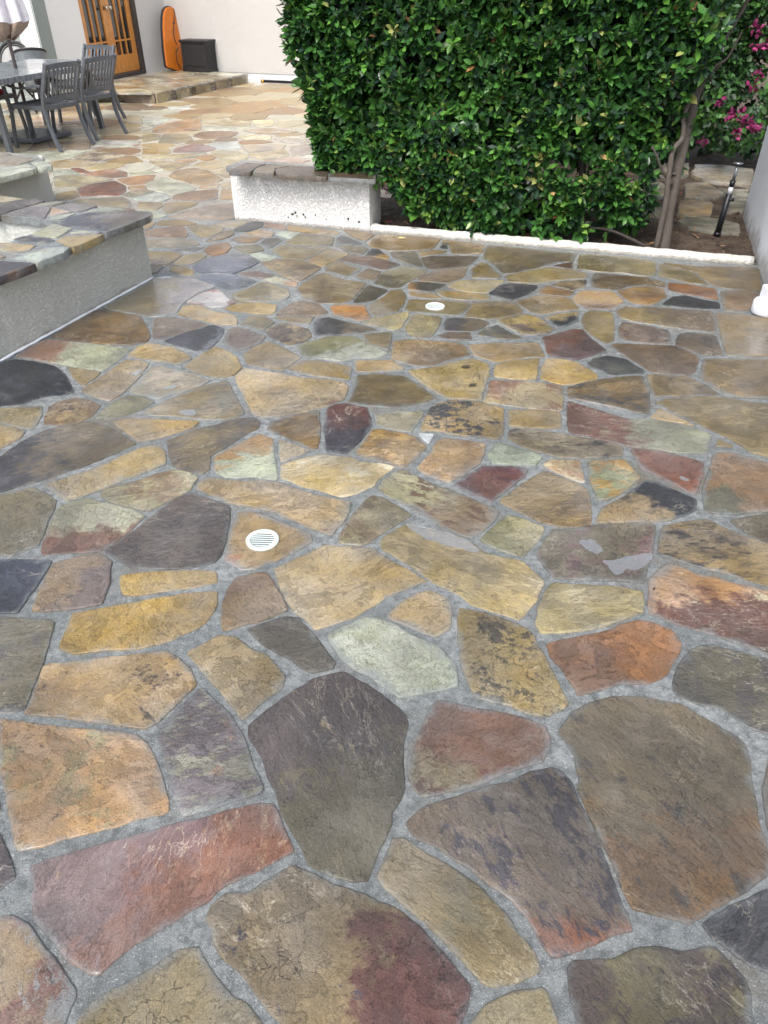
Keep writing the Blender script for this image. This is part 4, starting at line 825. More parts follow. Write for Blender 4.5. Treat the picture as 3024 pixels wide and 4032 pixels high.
1773 2614 1799 2698 1709 2700 1651 2598 1667 2460 1704 2391
741 -677 775 -521 290 -162 -93 -700 229 -899
250 -45 330 206 293 375 174 451 45 484 -93 484 -219 450 -288 49
-246 385 -391 462 -512 477 -654 444 -768 365 -784 287 -507 -101 -304 47
-1272 1443 -1239 1529 -1256 1687 -1357 1779 -1431 1806 -1622 1687 -1685 1344
658 480 537 448 412 344 338 242 982 194 825 432
-7487 9178 -6708 8801 -6453 8979 -6669 9665 -7487 9254
-3065 -295 -2884 -668 -2482 -347 -2630 -131
-929 -844 -459 -1172 -125 -705 -463 -441
-3912 5492 -3595 5827 -3829 6030 -4236 5860 -4076 5549
-7497 11555 -6825 11422 -6805 11687 -7012 11991 -7497 11762
-2505 1494 -2355 1204 -2059 1420 -2251 1785 -2481 1599
-1473 383 -1339 716 -1403 883 -1647 1099 -2173 646 -2157 569
-1393 1849 -1391 1968 -1428 2081 -1504 2178 -1864 2041 -1627 1703
-1529 2204 -1525 2255 -1553 2372 -1620 2473 -1678 2520 -2023 2420 -1867 2057
-835 -1218 -944 -853 -1088 -858 -1141 -925
-7500 7707 -7007 7638 -7167 8198 -7403 7850 -7468 7869
-2669 984 -2298 756 -2361 1189 -2643 1065
-3835 6045 -3842 6401 -3985 6564 -4444 6201 -4450 6148 -4241 5876
-4291 7201 -4023 7175 -4188 7574 -4786 7520 -4602 6943
-5085 5855 -4829 5964 -5147 6242 -5212 6235 -5136 5871
-2978 -1200 -2900 -1200 -2620 -1070 -2884 -834 -3128 -1198
-6338 7217 -6380 7523 -6273 7840 -6910 7587 -6791 7177
-35 -1200 219 -912 -106 -711 -284 -1200
-1077 1159 -1093 1280 -1155 1388 -1218 1440 -1680 1328 -1639 1114 -1396 899
1642 2201 1690 2379 1534 2300 1477 2192 1492 2098 1524 1992
-7498 12737 -6995 12645 -7294 13229 -7498 12794
-543 -202 -517 -114 -795 276 -1250 114 -1054 -240
-2023 3072 -1884 2916 -1864 2967 -1860 3096 -1908 3200 -1991 3174 -2009 3123
-1153 -914 -1101 -849 -1209 -531 -1703 -392 -1781 -508 -1716 -924
1490 1706 1462 1954 1405 1919 1306 1801 1278 1711 1261 1628 1271 1559
-4819 5976 -4466 6151 -4460 6203 -4787 6638 -5133 6251
-6040 6155 -5791 6332 -6157 6676 -6135 6184
1103 453 1115 533 927 777 818 653 783 525 1003 191 1068 357
-2070 12 -2206 448 -2615 203 -2618 -120 -2475 -297"""
U = (.955, -.296); V = (.296, .955)
def fr(o, a, b): return (o[0] + a * U[0] + b * V[0], o[1] + a * U[1] + b * V[1])

# ground far around, then the mortar bed of the patio
g = MB(); g.add([(-200, -200, -.06), (200, -200, -.06), (200, 200, -.06), (-200, 200, -.06)], [(0, 1, 2, 3)])
g.build('ground', M['soil'], kind='structure')
def sheet(name, x0, x1, y0, y1, step, z, amp, mat, keep=None, **kw):
    nx = int((x1 - x0) / step); ny = int((y1 - y0) / step); vs = []; fs = []; ok = {}
    for j in range(ny + 1):
        for i in range(nx + 1):
            x = x0 + (x1 - x0) * i / nx; y = y0 + (y1 - y0) * j / ny
            vs.append((x, y, z + amp * mnoise.noise(Vector((x * 9, y * 9, 1.7))) + amp * .7 * mnoise.noise(Vector((x * 24, y * 24, 4.2)))))
    for j in range(ny):
        for i in range(nx):
            a = j * (nx + 1) + i
            if keep is None or keep(x0 + (i + .5) * (x1 - x0) / nx, y0 + (j + .5) * (y1 - y0) / ny): fs.append((a, a + 1, a + nx + 2, a + nx + 1))
    m = MB(); m.add(vs, fs, True); return m.build(name, mat, **kw)
def du(x, y, o): return (x - o[0]) * U[0] + (y - o[1]) * U[1]
def dv(x, y, o): return (x - o[0]) * V[0] + (y - o[1]) * V[1]
bed = lambda x, y: (du(x, y, (-1.202, 6.157)) > 1.10 and dv(x, y, (-.087, 5.802)) > .05) or (du(x, y, (-1.202, 6.157)) > .55 and dv(x, y, (-.087, 5.802)) > .2)
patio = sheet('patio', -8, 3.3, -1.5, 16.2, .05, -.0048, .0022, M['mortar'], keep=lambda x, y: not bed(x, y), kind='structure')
for i, l in enumerate(NEAR.strip().split('\n')):
    c1, c2, c3, op, ps = l.split('|')
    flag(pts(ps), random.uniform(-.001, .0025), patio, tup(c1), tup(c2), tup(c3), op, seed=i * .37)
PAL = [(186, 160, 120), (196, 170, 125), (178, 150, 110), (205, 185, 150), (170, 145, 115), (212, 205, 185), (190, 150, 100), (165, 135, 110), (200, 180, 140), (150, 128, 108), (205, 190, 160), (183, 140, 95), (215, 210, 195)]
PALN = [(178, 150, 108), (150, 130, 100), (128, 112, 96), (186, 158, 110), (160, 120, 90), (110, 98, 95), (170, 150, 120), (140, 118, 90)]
stuff = []
for i, l in enumerate(FAR.strip().split('\n')):
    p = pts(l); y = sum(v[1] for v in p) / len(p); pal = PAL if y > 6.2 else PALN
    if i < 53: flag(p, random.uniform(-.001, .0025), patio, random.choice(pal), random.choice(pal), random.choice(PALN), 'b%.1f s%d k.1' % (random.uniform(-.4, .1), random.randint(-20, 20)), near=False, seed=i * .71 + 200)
    else: stuff.append((p, pal))
def stone_group(name, parent, items, z=0., th=.03, jit=.01):
    vs = []; fs = []; rm = []; base = []
    for p, pal in items:
        v, f, r = slab_mesh(p, th, .14, jit, len(vs) * .01, .02); n = len(vs); dz = random.uniform(-.001, .0025)
        vs += [(a, b, c + z + dz) for a, b, c in v]; fs += [tuple(i + n for i in q) for q in f]; rm += r; base += [desat(lin(*random.choice(pal), k=ALB))] * len(v)
    me = bpy.data.meshes.new(name); me.from_pydata(vs, [], fs)
    me.attributes.new('rim', 'FLOAT', 'POINT').data.foreach_set('value', rm)
    me.attributes.new('tint', 'FLOAT_COLOR', 'POINT').data.foreach_set('color', np.array([(*b, 1) for b in base], dtype=np.float32).ravel())
    me.materials.append(M['stone_many']); o = joinmesh(name, me, parent); return o
def mat_stone_many():
    t = NT('flagstone_by_tint'); P = t.tc.outputs['Object']; col = t.attr('tint', 'GEOMETRY').outputs['Color']
    a = t.noise(P, 5, 7, .7); b = t.noise(P, 60, 5, .7)
    k = t.math('MULTIPLY', t.sm(a, .3, .7, .75, 1.15), t.sm(b, .3, .7, .8, 1.15))
    h = t.n('ShaderNodeHueSaturation'); t.l(col, h.inputs['Color']); t.l(k, h.inputs['Value'])
    n_ = t.bump(a, .02, .6); n_ = t.bump(b, .004, .8, n_)
    return t.set(Base_Color=h.outputs[0], Roughness=t.sm(a, .3, .7, .3, .55), Normal=n_, Coat_Weight=.3, Coat_Roughness=.2)
M['stone_many'] = mat_stone_many()
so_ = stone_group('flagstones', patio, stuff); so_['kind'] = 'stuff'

# rain water lying in the hollows
PUD = ["75 2095 137 2078 186 2058 245 2031 284 2005 330 1944 317 1930 275 1950 240 1957 201 1982 154 1995 123 2034 91 2061",
 "679 1995 730 2005 746 1969 752 1944 722 1919 693 1950", "732 1889 766 1892 808 1901 895 1932 917 1919 883 1862 826 1838 810 1850 789 1830 759 1815 747 1859",
 "1158 2401 1185 2399 1197 2383 1178 2366 1160 2379", "-1254 3312 -1240 3332 -1208 3364 -1213 3319 -1223 3293",
 "-1063 3162 -1043 3180 -1003 3199 -993 3168 -1015 3159 -1047 3154", "-935 2928 -902 2944 -856 2947 -845 2896 -892 2896",
 "-1480 4740 -1440 4760 -1370 4745 -1420 4722"]
for s in PUD:
    p = pts(s); ar = sum(p[i][0] * p[(i + 1) % len(p)][1] - p[(i + 1) % len(p)][0] * p[i][1] for i in range(len(p)))
    if ar < 0: p = p[::-1]
    p = resample(chaikin(p, .2), .006, .011, 3.3)
    MB().prism(p, -.001, .0042).build('puddle', M['water'], kind='structure')

# ---------------------------------------------------------------- seat walls with stone caps
def poly_wall(parent, name, poly, z0, z1, mat, step=.06):
    """stuccoed low wall: resampled outline, slightly rounded top arris, uneven foot"""
    p = resample(poly, step, .0035, 9.1)
    m = MB(); n = len(p); rings = []
    for z, d in ((z0, 0), (z0 + .03, 0), ((z0 + z1) / 2, 0), (z1 - .01, 0), (z1, .01)):
        q = offs(p, d) if d else p
        rings.append([(x + .003 * mnoise.noise(Vector((x * 9, y * 9, z * 9))), y + .003 * mnoise.noise(Vector((x * 9 + 5, y * 9, z * 9))), z) for x, y in q])
    vs = [v for r in rings for v in r]
    fs = [(i * n + k, i * n + (k + 1) % n, (i + 1) * n + (k + 1) % n, (i + 1) * n + k) for i in range(4) for k in range(n)] + [tuple(4 * n + k for k in range(n))]
    m.add(vs, fs); return m.build(name, mat, parent)
def cap(parent, lines, z, th=.042):
    for i, l in enumerate(lines):
        c1, c2, c3, op, ps = l.split('|'); p = pts(ps)
        ar = sum(p[j][0] * p[(j + 1) % len(p)][1] - p[(j + 1) % len(p)][0] * p[j][1] for j in range(len(p)))
        if ar < 0: p = p[::-1]
        flag(p, z + random.uniform(0, .002), parent, tup(c1), tup(c2), tup(c3), op, th=th, name='capstone', seed=i + 300, jit=.008)
K = (-1.507, 4.743); DA = (.34, .94); PA = (-.94, .34)
def A(a, b): return (K[0] + PA[0] * a - DA[0] * b, K[1] + PA[1] * a - DA[1] * b)    # a: away from face, b: towards camera
def world_mesh(parent, obj_): return obj_
seat = empty('seat_wall', (*K, 0), label='L-shaped grey stucco seat wall capped with flagstones, nearest the camera on the left', cat='wall')
def sub(parent, o):      # keep world coordinates under a moved parent
    o.parent = parent; o.matrix_parent_inverse = Matrix.Translation(parent.location).inverted(); return o
def pw(parent, *a, **k): o = poly_wall(None, *a, **k); return sub(parent, o)
pw(seat, 'wall', [A(0, 0), A(.30, 0), A(1.9, 0), A(1.9, .30), A(.30, .30), A(.30, 3.6), A(0, 3.6)][::-1] if False else [A(0, 0), A(1.9, 0), A(1.9, .30), A(.30, .30), A(.30, 3.6), A(0, 3.6)], -.02, .362, M['stucco_grey'])
def bedslab(parent, poly, z0, z1):
    o = MB().prism(poly, z0, z1).build('mortar_bed', M['mortar']); sub(parent, o)
def ccw(p):
    return p if sum(p[j][0] * p[(j + 1) % len(p)][1] - p[(j + 1) % len(p)][0] * p[j][1] for j in range(len(p))) > 0 else p[::-1]
sub(seat, MB().tube([(*A(-.004, 3.5 - .05 * k), .002 + .003 * mnoise.noise(Vector((k * .7, 0, 0)))) for k in range(71)], [.008 + .004 * mnoise.noise(Vector((k * .9, 3, 0))) for k in range(71)], 6).build('foot_fillet', M['pvc'], label='pale line of paint and filler along the wall foot'))
bedslab(seat, ccw([A(-.02, -.02), A(1.9, -.02), A(1.9, .32), A(.33, .32), A(.33, 3.6), A(-.02, 3.6)]), .358, .3985)
AB = """115,100,86|62,66,92|150,125,90|g200 b-.1 w.15|-1941 4512 -1929 4638 -1820 4747 -1581 4797 -1441 4758 -1438 4659 -1529 4452 -1596 4325 -1685 4382 -1820 4422
198,203,190|205,165,120|170,170,150|b-.5|-1860 4781 -1758 4865 -1610 4815 -1805 4792
140,130,132|120,110,105|160,150,140|b-.3|-2080 4931 -2017 4979 -1833 4919 -1868 4803 -1927 4770
205,155,108|190,150,110|150,120,90|b-.4|-2104 4872 -1939 4770 -2049 4692
200,205,188|190,190,170|160,160,140|b-.4|-2030 4617 -1977 4692 -1910 4736 -1948 4595
122,112,118|140,130,130|100,92,95|b-.2|-2333 4736 -2256 4884 -2114 4884 -2072 4681 -2057 4627 -2209 4692
152,147,122|140,135,118|120,112,98|b-.3|-2237 4884 -2207 4979 -2114 5028 -2069 5003 -2112 4919 -2154 4903
78,65,66|105,75,58|140,120,95|g200 b-.2 k.15|-2531 4979 -2476 4979 -2388 5065 -2289 5098 -2207 5028 -2269 4919 -2336 4788 -2364 4714 -2403 4681
190,170,130|180,165,135|150,130,100|b-.4|-2607 5153 -2561 5179 -2463 5141 -2361 5090 -2485 4999 -2531 4979
186,182,152|175,172,148|150,145,120|b-.3|-2006 4287 -1956 4492 -1813 4402 -1837 4222 -1932 4249
72,70,82|150,135,100|205,200,185|b-.3 k.12|-2062 4185 -2034 4249 -1872 4204 -1833 4167 -1892 4114 -2007 4141
196,171,126|186,165,125|150,130,98|b-.4|-2138 4106 -2073 4123 -1904 4079 -1904 3986 -1989 3945 -2057 3986 -2098 4011
182,157,106|170,145,98|120,92,65|b-.3 k.15 s20|-1817 4167 -1793 4249 -1601 4287 -1618 4204 -1683 4036 -1742 4088
202,197,172|190,185,160|160,150,130|b-.4|-1791 4306 -1750 4363 -1672 4325
186,196,188|190,180,150|165,170,160|b-.3|-1923 3856 -1821 4036 -1703 4045 -1709 3937 -1776 3783 -1790 3794
72,62,72|110,85,75|55,50,58|b-.3 k.1|-2008 3802 -1979 3802 -1781 3759 -1824 3660 -1877 3560 -1901 3519
152,132,106|140,120,98|110,95,80|b-.3|-2066 3937 -2036 3937 -1987 3880 -2018 3825
150,130,100|130,112,90|110,95,80|b-.3|-2150 3690 -2030 3780 -1925 3500 -1990 3330 -2120 3400
176,152,110|160,138,102|110,95,80|b-.3|-2170 3370 -2010 3300 -2100 2950 -2250 3000
120,105,95|100,90,90|110,95,80|b-.3|-2280 2960 -2120 2920 -2200 2600 -2350 2650""".split('\n')
def capw(parent, lines, z, th=.04): 
    before = set(C.objects); cap(None, lines, z, th)
    for o in set(C.objects) - before: sub(parent, o)
capw(seat, AB, .404)
# seat wall beyond the walkway
K2 = (-2.864, 6.758)
rear = empty('seat_wall', (*K2, 0), label='grey stucco seat wall with pale stone cap behind the nearest seat wall, by the dining table', cat='wall')
def B(a, b): return (K2[0] - U[0] * a - V[0] * b, K2[1] - U[1] * a - V[1] * b)
CA = lambda a, b: (K2[0] + PA[0] * a - DA[0] * b, K2[1] + PA[1] * a - DA[1] * b)
pw(rear, 'wall', ccw([(-2.87, 6.75), (-2.73, 6.20), (-3.05, 5.35), (-3.42, 5.50), (-3.15, 6.30), (-4.6, 6.95), (-4.5, 7.25)]), -.02, .362, M['stucco_grey'])
bedslab(rear, ccw([(-2.84, 6.55), (-2.62, 6.20), (-2.72, 6.02), (-3.02, 5.33), (-3.44, 5.48), (-3.18, 6.20), (-4.6, 6.9), (-4.5, 7.2)]), .358, .3985)
RW = """192,172,150|180,160,140|150,130,110|b-.3|-3156 6425 -3103 6463 -3012 6520 -2777 6332 -2833 6171 -3024 6119
212,212,196|200,200,182|170,170,150|b-.3|-2859 6075 -2781 6189 -2696 6102 -2662 6061
206,208,192|196,196,178|165,165,148|b-.3|-3005 6075 -2939 6075 -2857 6051 -2648 6017 -2712 5870 -2784 5707 -2816 5638
200,206,190|150,150,140|120,120,110|b-.3|-2779 6260 -2651 6278 -2582 6171 -2564 6102 -2643 6061 -2687 6136
180,165,140|170,150,125|140,120,100|b-.3|-3010 6040 -2830 5600 -3010 5380 -3230 5520 -3200 5900
170,150,125|160,140,120|140,120,100|b-.3|-3180 6480 -3050 6560 -3500 6900 -3600 6650
185,160,130|165,150,125|140,120,100|b-.3|-3560 6930 -3640 6670 -4200 6850 -4100 7100""".split('\n')
capw(rear, RW, .404)

# low wall in front of the hedge
PW = (-1.202, 6.157)
gw = empty('garden_wall', (*PW, 0), label='low white rough stucco wall with brown stone cap, under the left end of the hedge', cat='wall')
def G(a, b): return (PW[0] + U[0] * a + V[0] * b, PW[1] + U[1] * a + V[1] * b)
pw(gw, 'wall', ccw([G(0, 0), G(1.145, 0), G(1.145, .28), G(0, .28)]), -.02, .356, M['stucco_white'], step=.05)
bedslab(gw, ccw([G(-.02, -.02), G(1.16, -.02), G(1.16, .27), G(-.02, .27)]), .353, .387)
GWC = """122,98,80|108,88,74|92,76,66|b-.2|-1180 6000 -1085 6290 -925 6240 -985 6140 -1010 5950
136,118,88|118,100,82|140,130,118|b-.2|-985 5945 -970 6120 -905 6235 -730 6190 -840 6070 -825 5900
112,90,74|126,110,88|92,76,66|b-.2|-805 5895 -825 6060 -711 6180 -440 6110 -420 5960 -425 5785
120,100,82|108,90,74|92,76,66|b-.2|-405 5780 -400 5955 -425 6105 -60 6000 -65 5700""".split('\n')
capw(gw, GWC, .392, .034)
hm = MB()
for (a, z, r) in ((.51, .075, .008), (.545, .065, .006), (.535, .088, .009), (.60, .08, .007), (.615, .062, .006), (.70, .085, .005), (.97, .075, .009), (1.06, .06, .009), (.47, .05, .005), (.25, .27, .004), (.79, .06, .004), (.30, .22, .004)):
    x, y = G(a, -.001); m4 = Matrix.Translation((x, y, z)) @ Matrix.Rotation(random.random() * 3, 4, 'Y') @ Matrix.Diagonal((r, .004, r * random.uniform(.9, 1.8), 1))
    v = [m4 @ Vector((math.cos(k) * random.uniform(.7, 1.2), math.sin(k * 2.3) * .5, math.sin(k) * random.uniform(.7, 1.2))) for k in [i * 2 * math.pi / 7 for i in range(7)]]
    hm.add(v, [tuple(range(7))]); hm.add([q + Vector((0, -.002, 0)) for q in v], [tuple(range(6, -1, -1))])
sub(gw, hm.build('paint_chip', M['debris'], label='black chips in the stucco near its foot'))

# rough white curb along the bed
def ridge(o, L, w, h, name, mat, segs=90, **kw):
    m = MB(); rows = []
    prof = [(0, -.03), (0, h * .55), (w * .12, h * .9), (w * .35, h), (w * .7, h), (w * .92, h * .85), (w, h * .5), (w, -.03)]
    for i in range(segs + 1):
        a = L * i / segs
        for k, (b, z) in enumerate(prof):
            x, y = (o[0] + U[0] * a + V[0] * b, o[1] + U[1] * a + V[1] * b)
            q = mnoise.noise_vector(Vector((a * 14, b * 40, z * 40))) * .006 + mnoise.noise_vector(Vector((a * 50, b * 90, z * 90))) * .0025
            rows.append((x + q.x, y + q.y, z + q.z * (z > 0)))
    n = len(prof)
    fs = [(i * n + k, i * n + k + 1, (i + 1) * n + k + 1, (i + 1) * n + k) for i in range(segs) for k in range(n - 1)] + [tuple(range(n - 1, -1, -1)), tuple(segs * n + k for k in range(n))]
    m.add(rows, fs, True); return m.build(name, mat, **kw)
ridge(fr((-1.202, 6.157), 1.15, .0), 2.74, .08, .04, 'bed_curb', M['curb'], label='rough white painted concrete curb edging the planting bed below the hedge', cat='curb')
# planting bed soil
bedo = sheet('planting_bed', -.9, 5.2, 4.6, 11.5, .06, -.006, .012, M['soil'], keep=lambda x, y: bed(x, y) and not (du(x, y, (-1.202, 6.157)) < 1.2 and dv(x, y, (-1.202, 6.157)) < .28), kind='structure')

# ---------------------------------------------------------------- side wall of the house at the right and its downpipe
hw = empty('house_wall', (2.93, 6.25, 0), label='smooth pale blue-white stucco wall at the right edge of the picture', cat='wall')
r0 = (2.932, 6.25); DW = (.296, .955)
def Wp(a, b): return (r0[0] - DW[0] * b + U[0] * a, r0[1] - DW[1] * b + U[1] * a)
m = MB(); ps_ = ccw([Wp(0, 0), Wp(.32, .02), Wp(.32, 5.2), Wp(0, 5.2)])
p = resample(ps_, .1, .0, 1); n = len(p); rings = [p, p, p, p]; zs = (-.03, .4, 1.5, 2.5)
vs = [(x + .006 * mnoise.noise(Vector((x * 3, y * 3, z * 3))), y, z) for q, z in zip(rings, zs) for x, y in q]
m.add(vs, [(i * n + k, i * n + (k + 1) % n, (i + 1) * n + (k + 1) % n, (i + 1) * n + k) for i in range(3) for k in range(n)] + [tuple(3 * n + k for k in range(n))])
sub(hw, m.build('wall', M['stucco_side']))
dp = empty('downpipe', (2.235, 4.135, 0), label='white plastic downpipe rising from a round drain fitting at the foot of the right wall', cat='pipe')
MB().lathe([(0, 0), (.082, 0), (.086, .006), (.086, .062), (.08, .072), (.076, .074), (.072, .07), (0, .068)], n=32).build('drain_fitting', M['pvc'], dp)
MB().box((.0, 0, .11), (.1, .085, .09), bev=.008).build('adapter', M['pvc'], dp)
MB().box((.005, 0, 1.3), (.06, .078, 2.35), bev=.006).build('pipe', M['pvc'], dp)

# ---------------------------------------------------------------- drain grates
def grate(loc, rz, label):
    e = empty('drain_grate', loc, rz, label=label, cat='drain grate', group='round white drain grates set in the paving')
    r = .0575
    m = MB(); m.lathe([(r * .72, .001), (r * .72, .0045), (r * .95, .0045), (r, .0035), (r, -.004)], n=48); m.build('rim', M['grate'], e)
    MB().lathe([(0, .0), (r * .75, .0)], n=48).build('pan', M['grateshade'], e)  # shallow disc coloured dark to stand in for the shade inside the drain
    for k in range(-3, 4):
        y = k * r * .2; w = math.sqrt(max(0, (r * .73) ** 2 - y * y))
        MB().box((0, y, .0025), (2 * w, r * .07, .003)).build('bar', M['grate'], e)
    return e
grate((-.425, 2.001, .0035), R(-3), 'round white slotted drain grate nearest the camera, in a speckled tan stone')
grate((.304, 4.228, .0035), R(-3), 'smaller-looking far white drain grate, in the olive stone before the hedge')

# ---------------------------------------------------------------- house at the back
C0 = (-3.96, 16.0); GC = (-5.0, 12.62); JR = (-4.333, 15.5); DL = (-4.79, 13.95)
hs_ = empty('house', (*C0, 0), label='white stucco house with French doors behind the dining table', cat='house')
def wallseg(a, b, z0, z1, th, name, mat, side=1):
    d = Vector((b[0] - a[0], b[1] - a[1])).normalized(); nrm = Vector((-d.y, d.x)) * th * side
    poly = ccw([a, b, (b[0] + nrm.x, b[1] + nrm.y), (a[0] + nrm.x, a[1] + nrm.y)])
    return sub(hs_, MB().prism(poly, z0, z1).build(name, mat))
e2 = (C0[0] + .946 * 9.5, C0[1] - .325 * 9.5)
wallseg(C0, e2, .13, 3.2, .3, 'back_wall', M['stucco_house'], 1)
wallseg((C0[0] + .946 * .3, C0[1] - .325 * .3 + .012), (e2[0], e2[1] + .012), -.03, .128, .27, 'base_band', M['bandpaint'], 1)
wallseg(JR, (C0[0], C0[1]), -.03, 3.2, .3, 'corner_wall', M['stucco_house'], 1)
wallseg(GC, DL, -.03, 3.2, .3, 'side_wall', M['stucco_lit'], 1)
wallseg(DL, (JR[0], JR[1]), 2.25, 3.2, .3, 'lintel', M['stucco_house'], 1)
e3 = (GC[0] - .955 * 5, GC[1] + .296 * 5)
wallseg((e3[0], e3[1]), (GC[0] - .003, GC[1] - .002), -.03, 3.2, .3, 'front_wall', M['stucco_shaded'], 1)
# the French doors
dvec = Vector((JR[0] - DL[0], JR[1] - DL[1])); dl = dvec.length; dv_ = dvec.normalized(); ang = math.atan2(dv_.y, dv_.x)
def DM(x, depth, z): return Matrix.Translation((DL[0], DL[1], 0)) @ Matrix.Rotation(ang, 4, 'Z') @ Vector((x, depth, z))
MD = Matrix.Translation((DL[0], DL[1], 0)) @ Matrix.Rotation(ang, 4, 'Z')
def dbox(name, x0, x1, d0, d1, z0, z1, mat, parent=None, bev=0):
    o = MB().box(((x0 + x1) / 2, (d0 + d1) / 2, (z0 + z1) / 2), (x1 - x0, d1 - d0, z1 - z0), M=MD, bev=bev).build(name, mat)
    sub(hs_, o)
    if parent: o.parent = parent; o.matrix_parent_inverse = parent.matrix_world.inverted() if False else Matrix.Translation(hs_.location).inverted()
    return o
dbox('door_jamb', 0, .07, .02, .20, .14, 2.25, M['wood']); dbox('door_jamb', dl - .085, dl, .0, .24, .14, 2.25, M['darkjamb']); dbox('door_head', .07, dl - .085, .02, .2, 2.16, 2.25, M['wood'])
dbox('threshold', .07, dl - .085, -.03, .22, .135, .185, M['darkjamb'])
x0 = .075; x1 = dl - .09; mid = (x0 + x1) / 2
for k, (a, b) in enumerate(((x0, mid - .003), (mid + .003, x1))):
    m = MB(); st = .105; z0 = .19; z1 = 2.155
    for q in ((a, a + st, z0, z1), (b - st, b, z0, z1), (a + st, b - st, z0, z0 + .26), (a + st, b - st, z1 - .11, z1)):
        m.box(((q[0] + q[1]) / 2, .085, (q[2] + q[3]) / 2), (q[1] - q[0], .045, q[3] - q[2]), M=MD, bev=.004)
    gx0, gx1, gz0, gz1 = a + st, b - st, z0 + .26, z1 - .11
    door = sub(hs_, m.build('door', M['wood']))
    def part(mb, name, mat):
        o = mb.build(name, mat); o.parent = door; return o
    gw_ = (gx1 - gx0); cols = 3
    rows = [gz0, gz0 + .21, gz0 + 1.35, gz1]
    for i in range(1, cols): part(MB().box((gx0 + gw_ * i / cols, .083, (gz0 + gz1) / 2), (.024, .03, gz1 - gz0), M=MD), 'muntin', M['wood'])
    for z in rows[1:3]: part(MB().box(((gx0 + gx1) / 2, .084, z), (gw_, .028, .024), M=MD), 'muntin', M['wood'])
    for i in range(cols):
        for j in range(3):
            part(MB().box((gx0 + gw_ * (i + .5) / cols, .095, (rows[j] + rows[j + 1]) / 2), (gw_ / cols, .006, rows[j + 1] - rows[j]), M=MD), 'pane', M['glass'])
    kx = b - .05 if k == 0 else a + .05
    kb = MB().tube([MD @ Vector((kx, .062, 1.13)), MD @ Vector((kx, .03, 1.13)), MD @ Vector((kx, .015, 1.13)), MD @ Vector((kx, -.005, 1.13)), MD @ Vector((kx, -.02, 1.13))], [.03, .012, .03, .034, .018], 16); part(kb, 'knob', M['nickel'])
    part(MB().tube([MD @ Vector((kx, .062, 1.32)), MD @ Vector((kx, .045, 1.32))], .026, 16), 'deadbolt', M['nickel'])
wi = MB(); 
wa = (GC[0] - .955 * .62, GC[1] + .296 * .62 - .01)
def WM(x, d, z): return (GC[0] - .955 * x + .296 * -d, GC[1] + .296 * x - .955 * d, z)
def wbox(name, x0, x1, d0, d1, z0, z1, mat):
    vs = [WM(x, d, z) for x in (x0, x1) for d in (d0, d1) for z in (z0, z1)]
    return sub(hs_, MB().add(vs, [(0, 1, 3, 2), (4, 6, 7, 5), (0, 4, 5, 1), (2, 3, 7, 6), (0, 2, 6, 4), (1, 5, 7, 3)]).build(name, mat))
wbox('window_sill', .5, 2.2, .0, .06, .82, .88, M['sill']); wbox('window_frame', .54, .62, .0, .04, .88, 2.0, M['sill']); wbox('window_pane', .62, 2.1, .0, .01, .88, 2.0, M['sill'])

# ---------------------------------------------------------------- entry step
SC = (-3.468, 12.663)
stp = empty('entry_step', (*SC, 0), label='raised flagstone step with stone risers in front of the French doors', cat='step')
def Q(a, b): return (SC[0] - U[0] * a + .36 * b * 1.0, SC[1] - U[1] * a + .933 * b)      # a: to the left, b: away
sub(stp, MB().prism(ccw([Q(.03, .03), Q(.03, 2.86), (C0[0] - .2, C0[1] + .2), (JR[0] - .2, JR[1]), (-5.1, 12.64), Q(1.2, .03)]), -.02, .105).build('core', M['mortar']))
sub(stp, MB().prism(ccw([Q(.02, .02), Q(.02, 2.86), (C0[0] - .2, C0[1] + .2), (JR[0] - .2, JR[1]), (-5.1, 12.64), Q(1.2, .02)]), .107, .128).build('mortar_bed', M['mortar']))
random.seed(21)
def cells(quad, nx, ny, gap, jit=.28):
    """irregular stones filling a four-cornered area"""
    g = {}
    for i in range(nx + 1):
        for j in range(ny + 1):
            s, t = i / nx, j / ny
            if 0 < i < nx: s += random.uniform(-jit, jit) / nx
            if 0 < j < ny: t += random.uniform(-jit, jit) / ny
            a, b, c, d = quad; g[i, j] = ((1 - s) * (1 - t) * a[0] + s * (1 - t) * b[0] + s * t * c[0] + (1 - s) * t * d[0], (1 - s) * (1 - t) * a[1] + s * (1 - t) * b[1] + s * t * c[1] + (1 - s) * t * d[1])
    out = []
    for i in range(nx):
        for j in range(ny):
            p = ccw([g[i, j], g[i + 1, j], g[i + 1, j + 1], g[i, j + 1]])
            cx = sum(v[0] for v in p) / 4; cy = sum(v[1] for v in p) / 4; sz = max(math.hypot(v[0] - cx, v[1] - cy) for v in p)
            out.append([(v[0] + (cx - v[0]) * gap / sz, v[1] + (cy - v[1]) * gap / sz) for v in p])
    return out
PALS = [(188, 175, 150), (200, 185, 150), (176, 160, 130), (196, 168, 120), (170, 155, 135), (208, 205, 190), (160, 140, 112)]
bf = set(C.objects)
for i, p in enumerate(cells([Q(-.035, -.035), Q(-.035, 2.72), (C0[0] - .02, C0[1] - .02), (-4.30, 14.1)], 6, 2, .018) + cells([Q(-.035, -.035), (-4.30, 14.1), (-4.78, 13.92), (-5.0, 12.60)][::1], 3, 2, .018)):
    flag(p, .146, None, tuple(v * 1.08 for v in random.choice(PALS)), tuple(v * 1.08 for v in random.choice(PALS)), random.choice(PALN), 'b-.1 k.2', th=.03, name='flagstone', near=False, seed=500 + i)
for o in set(C.objects) - bf: sub(stp, o)
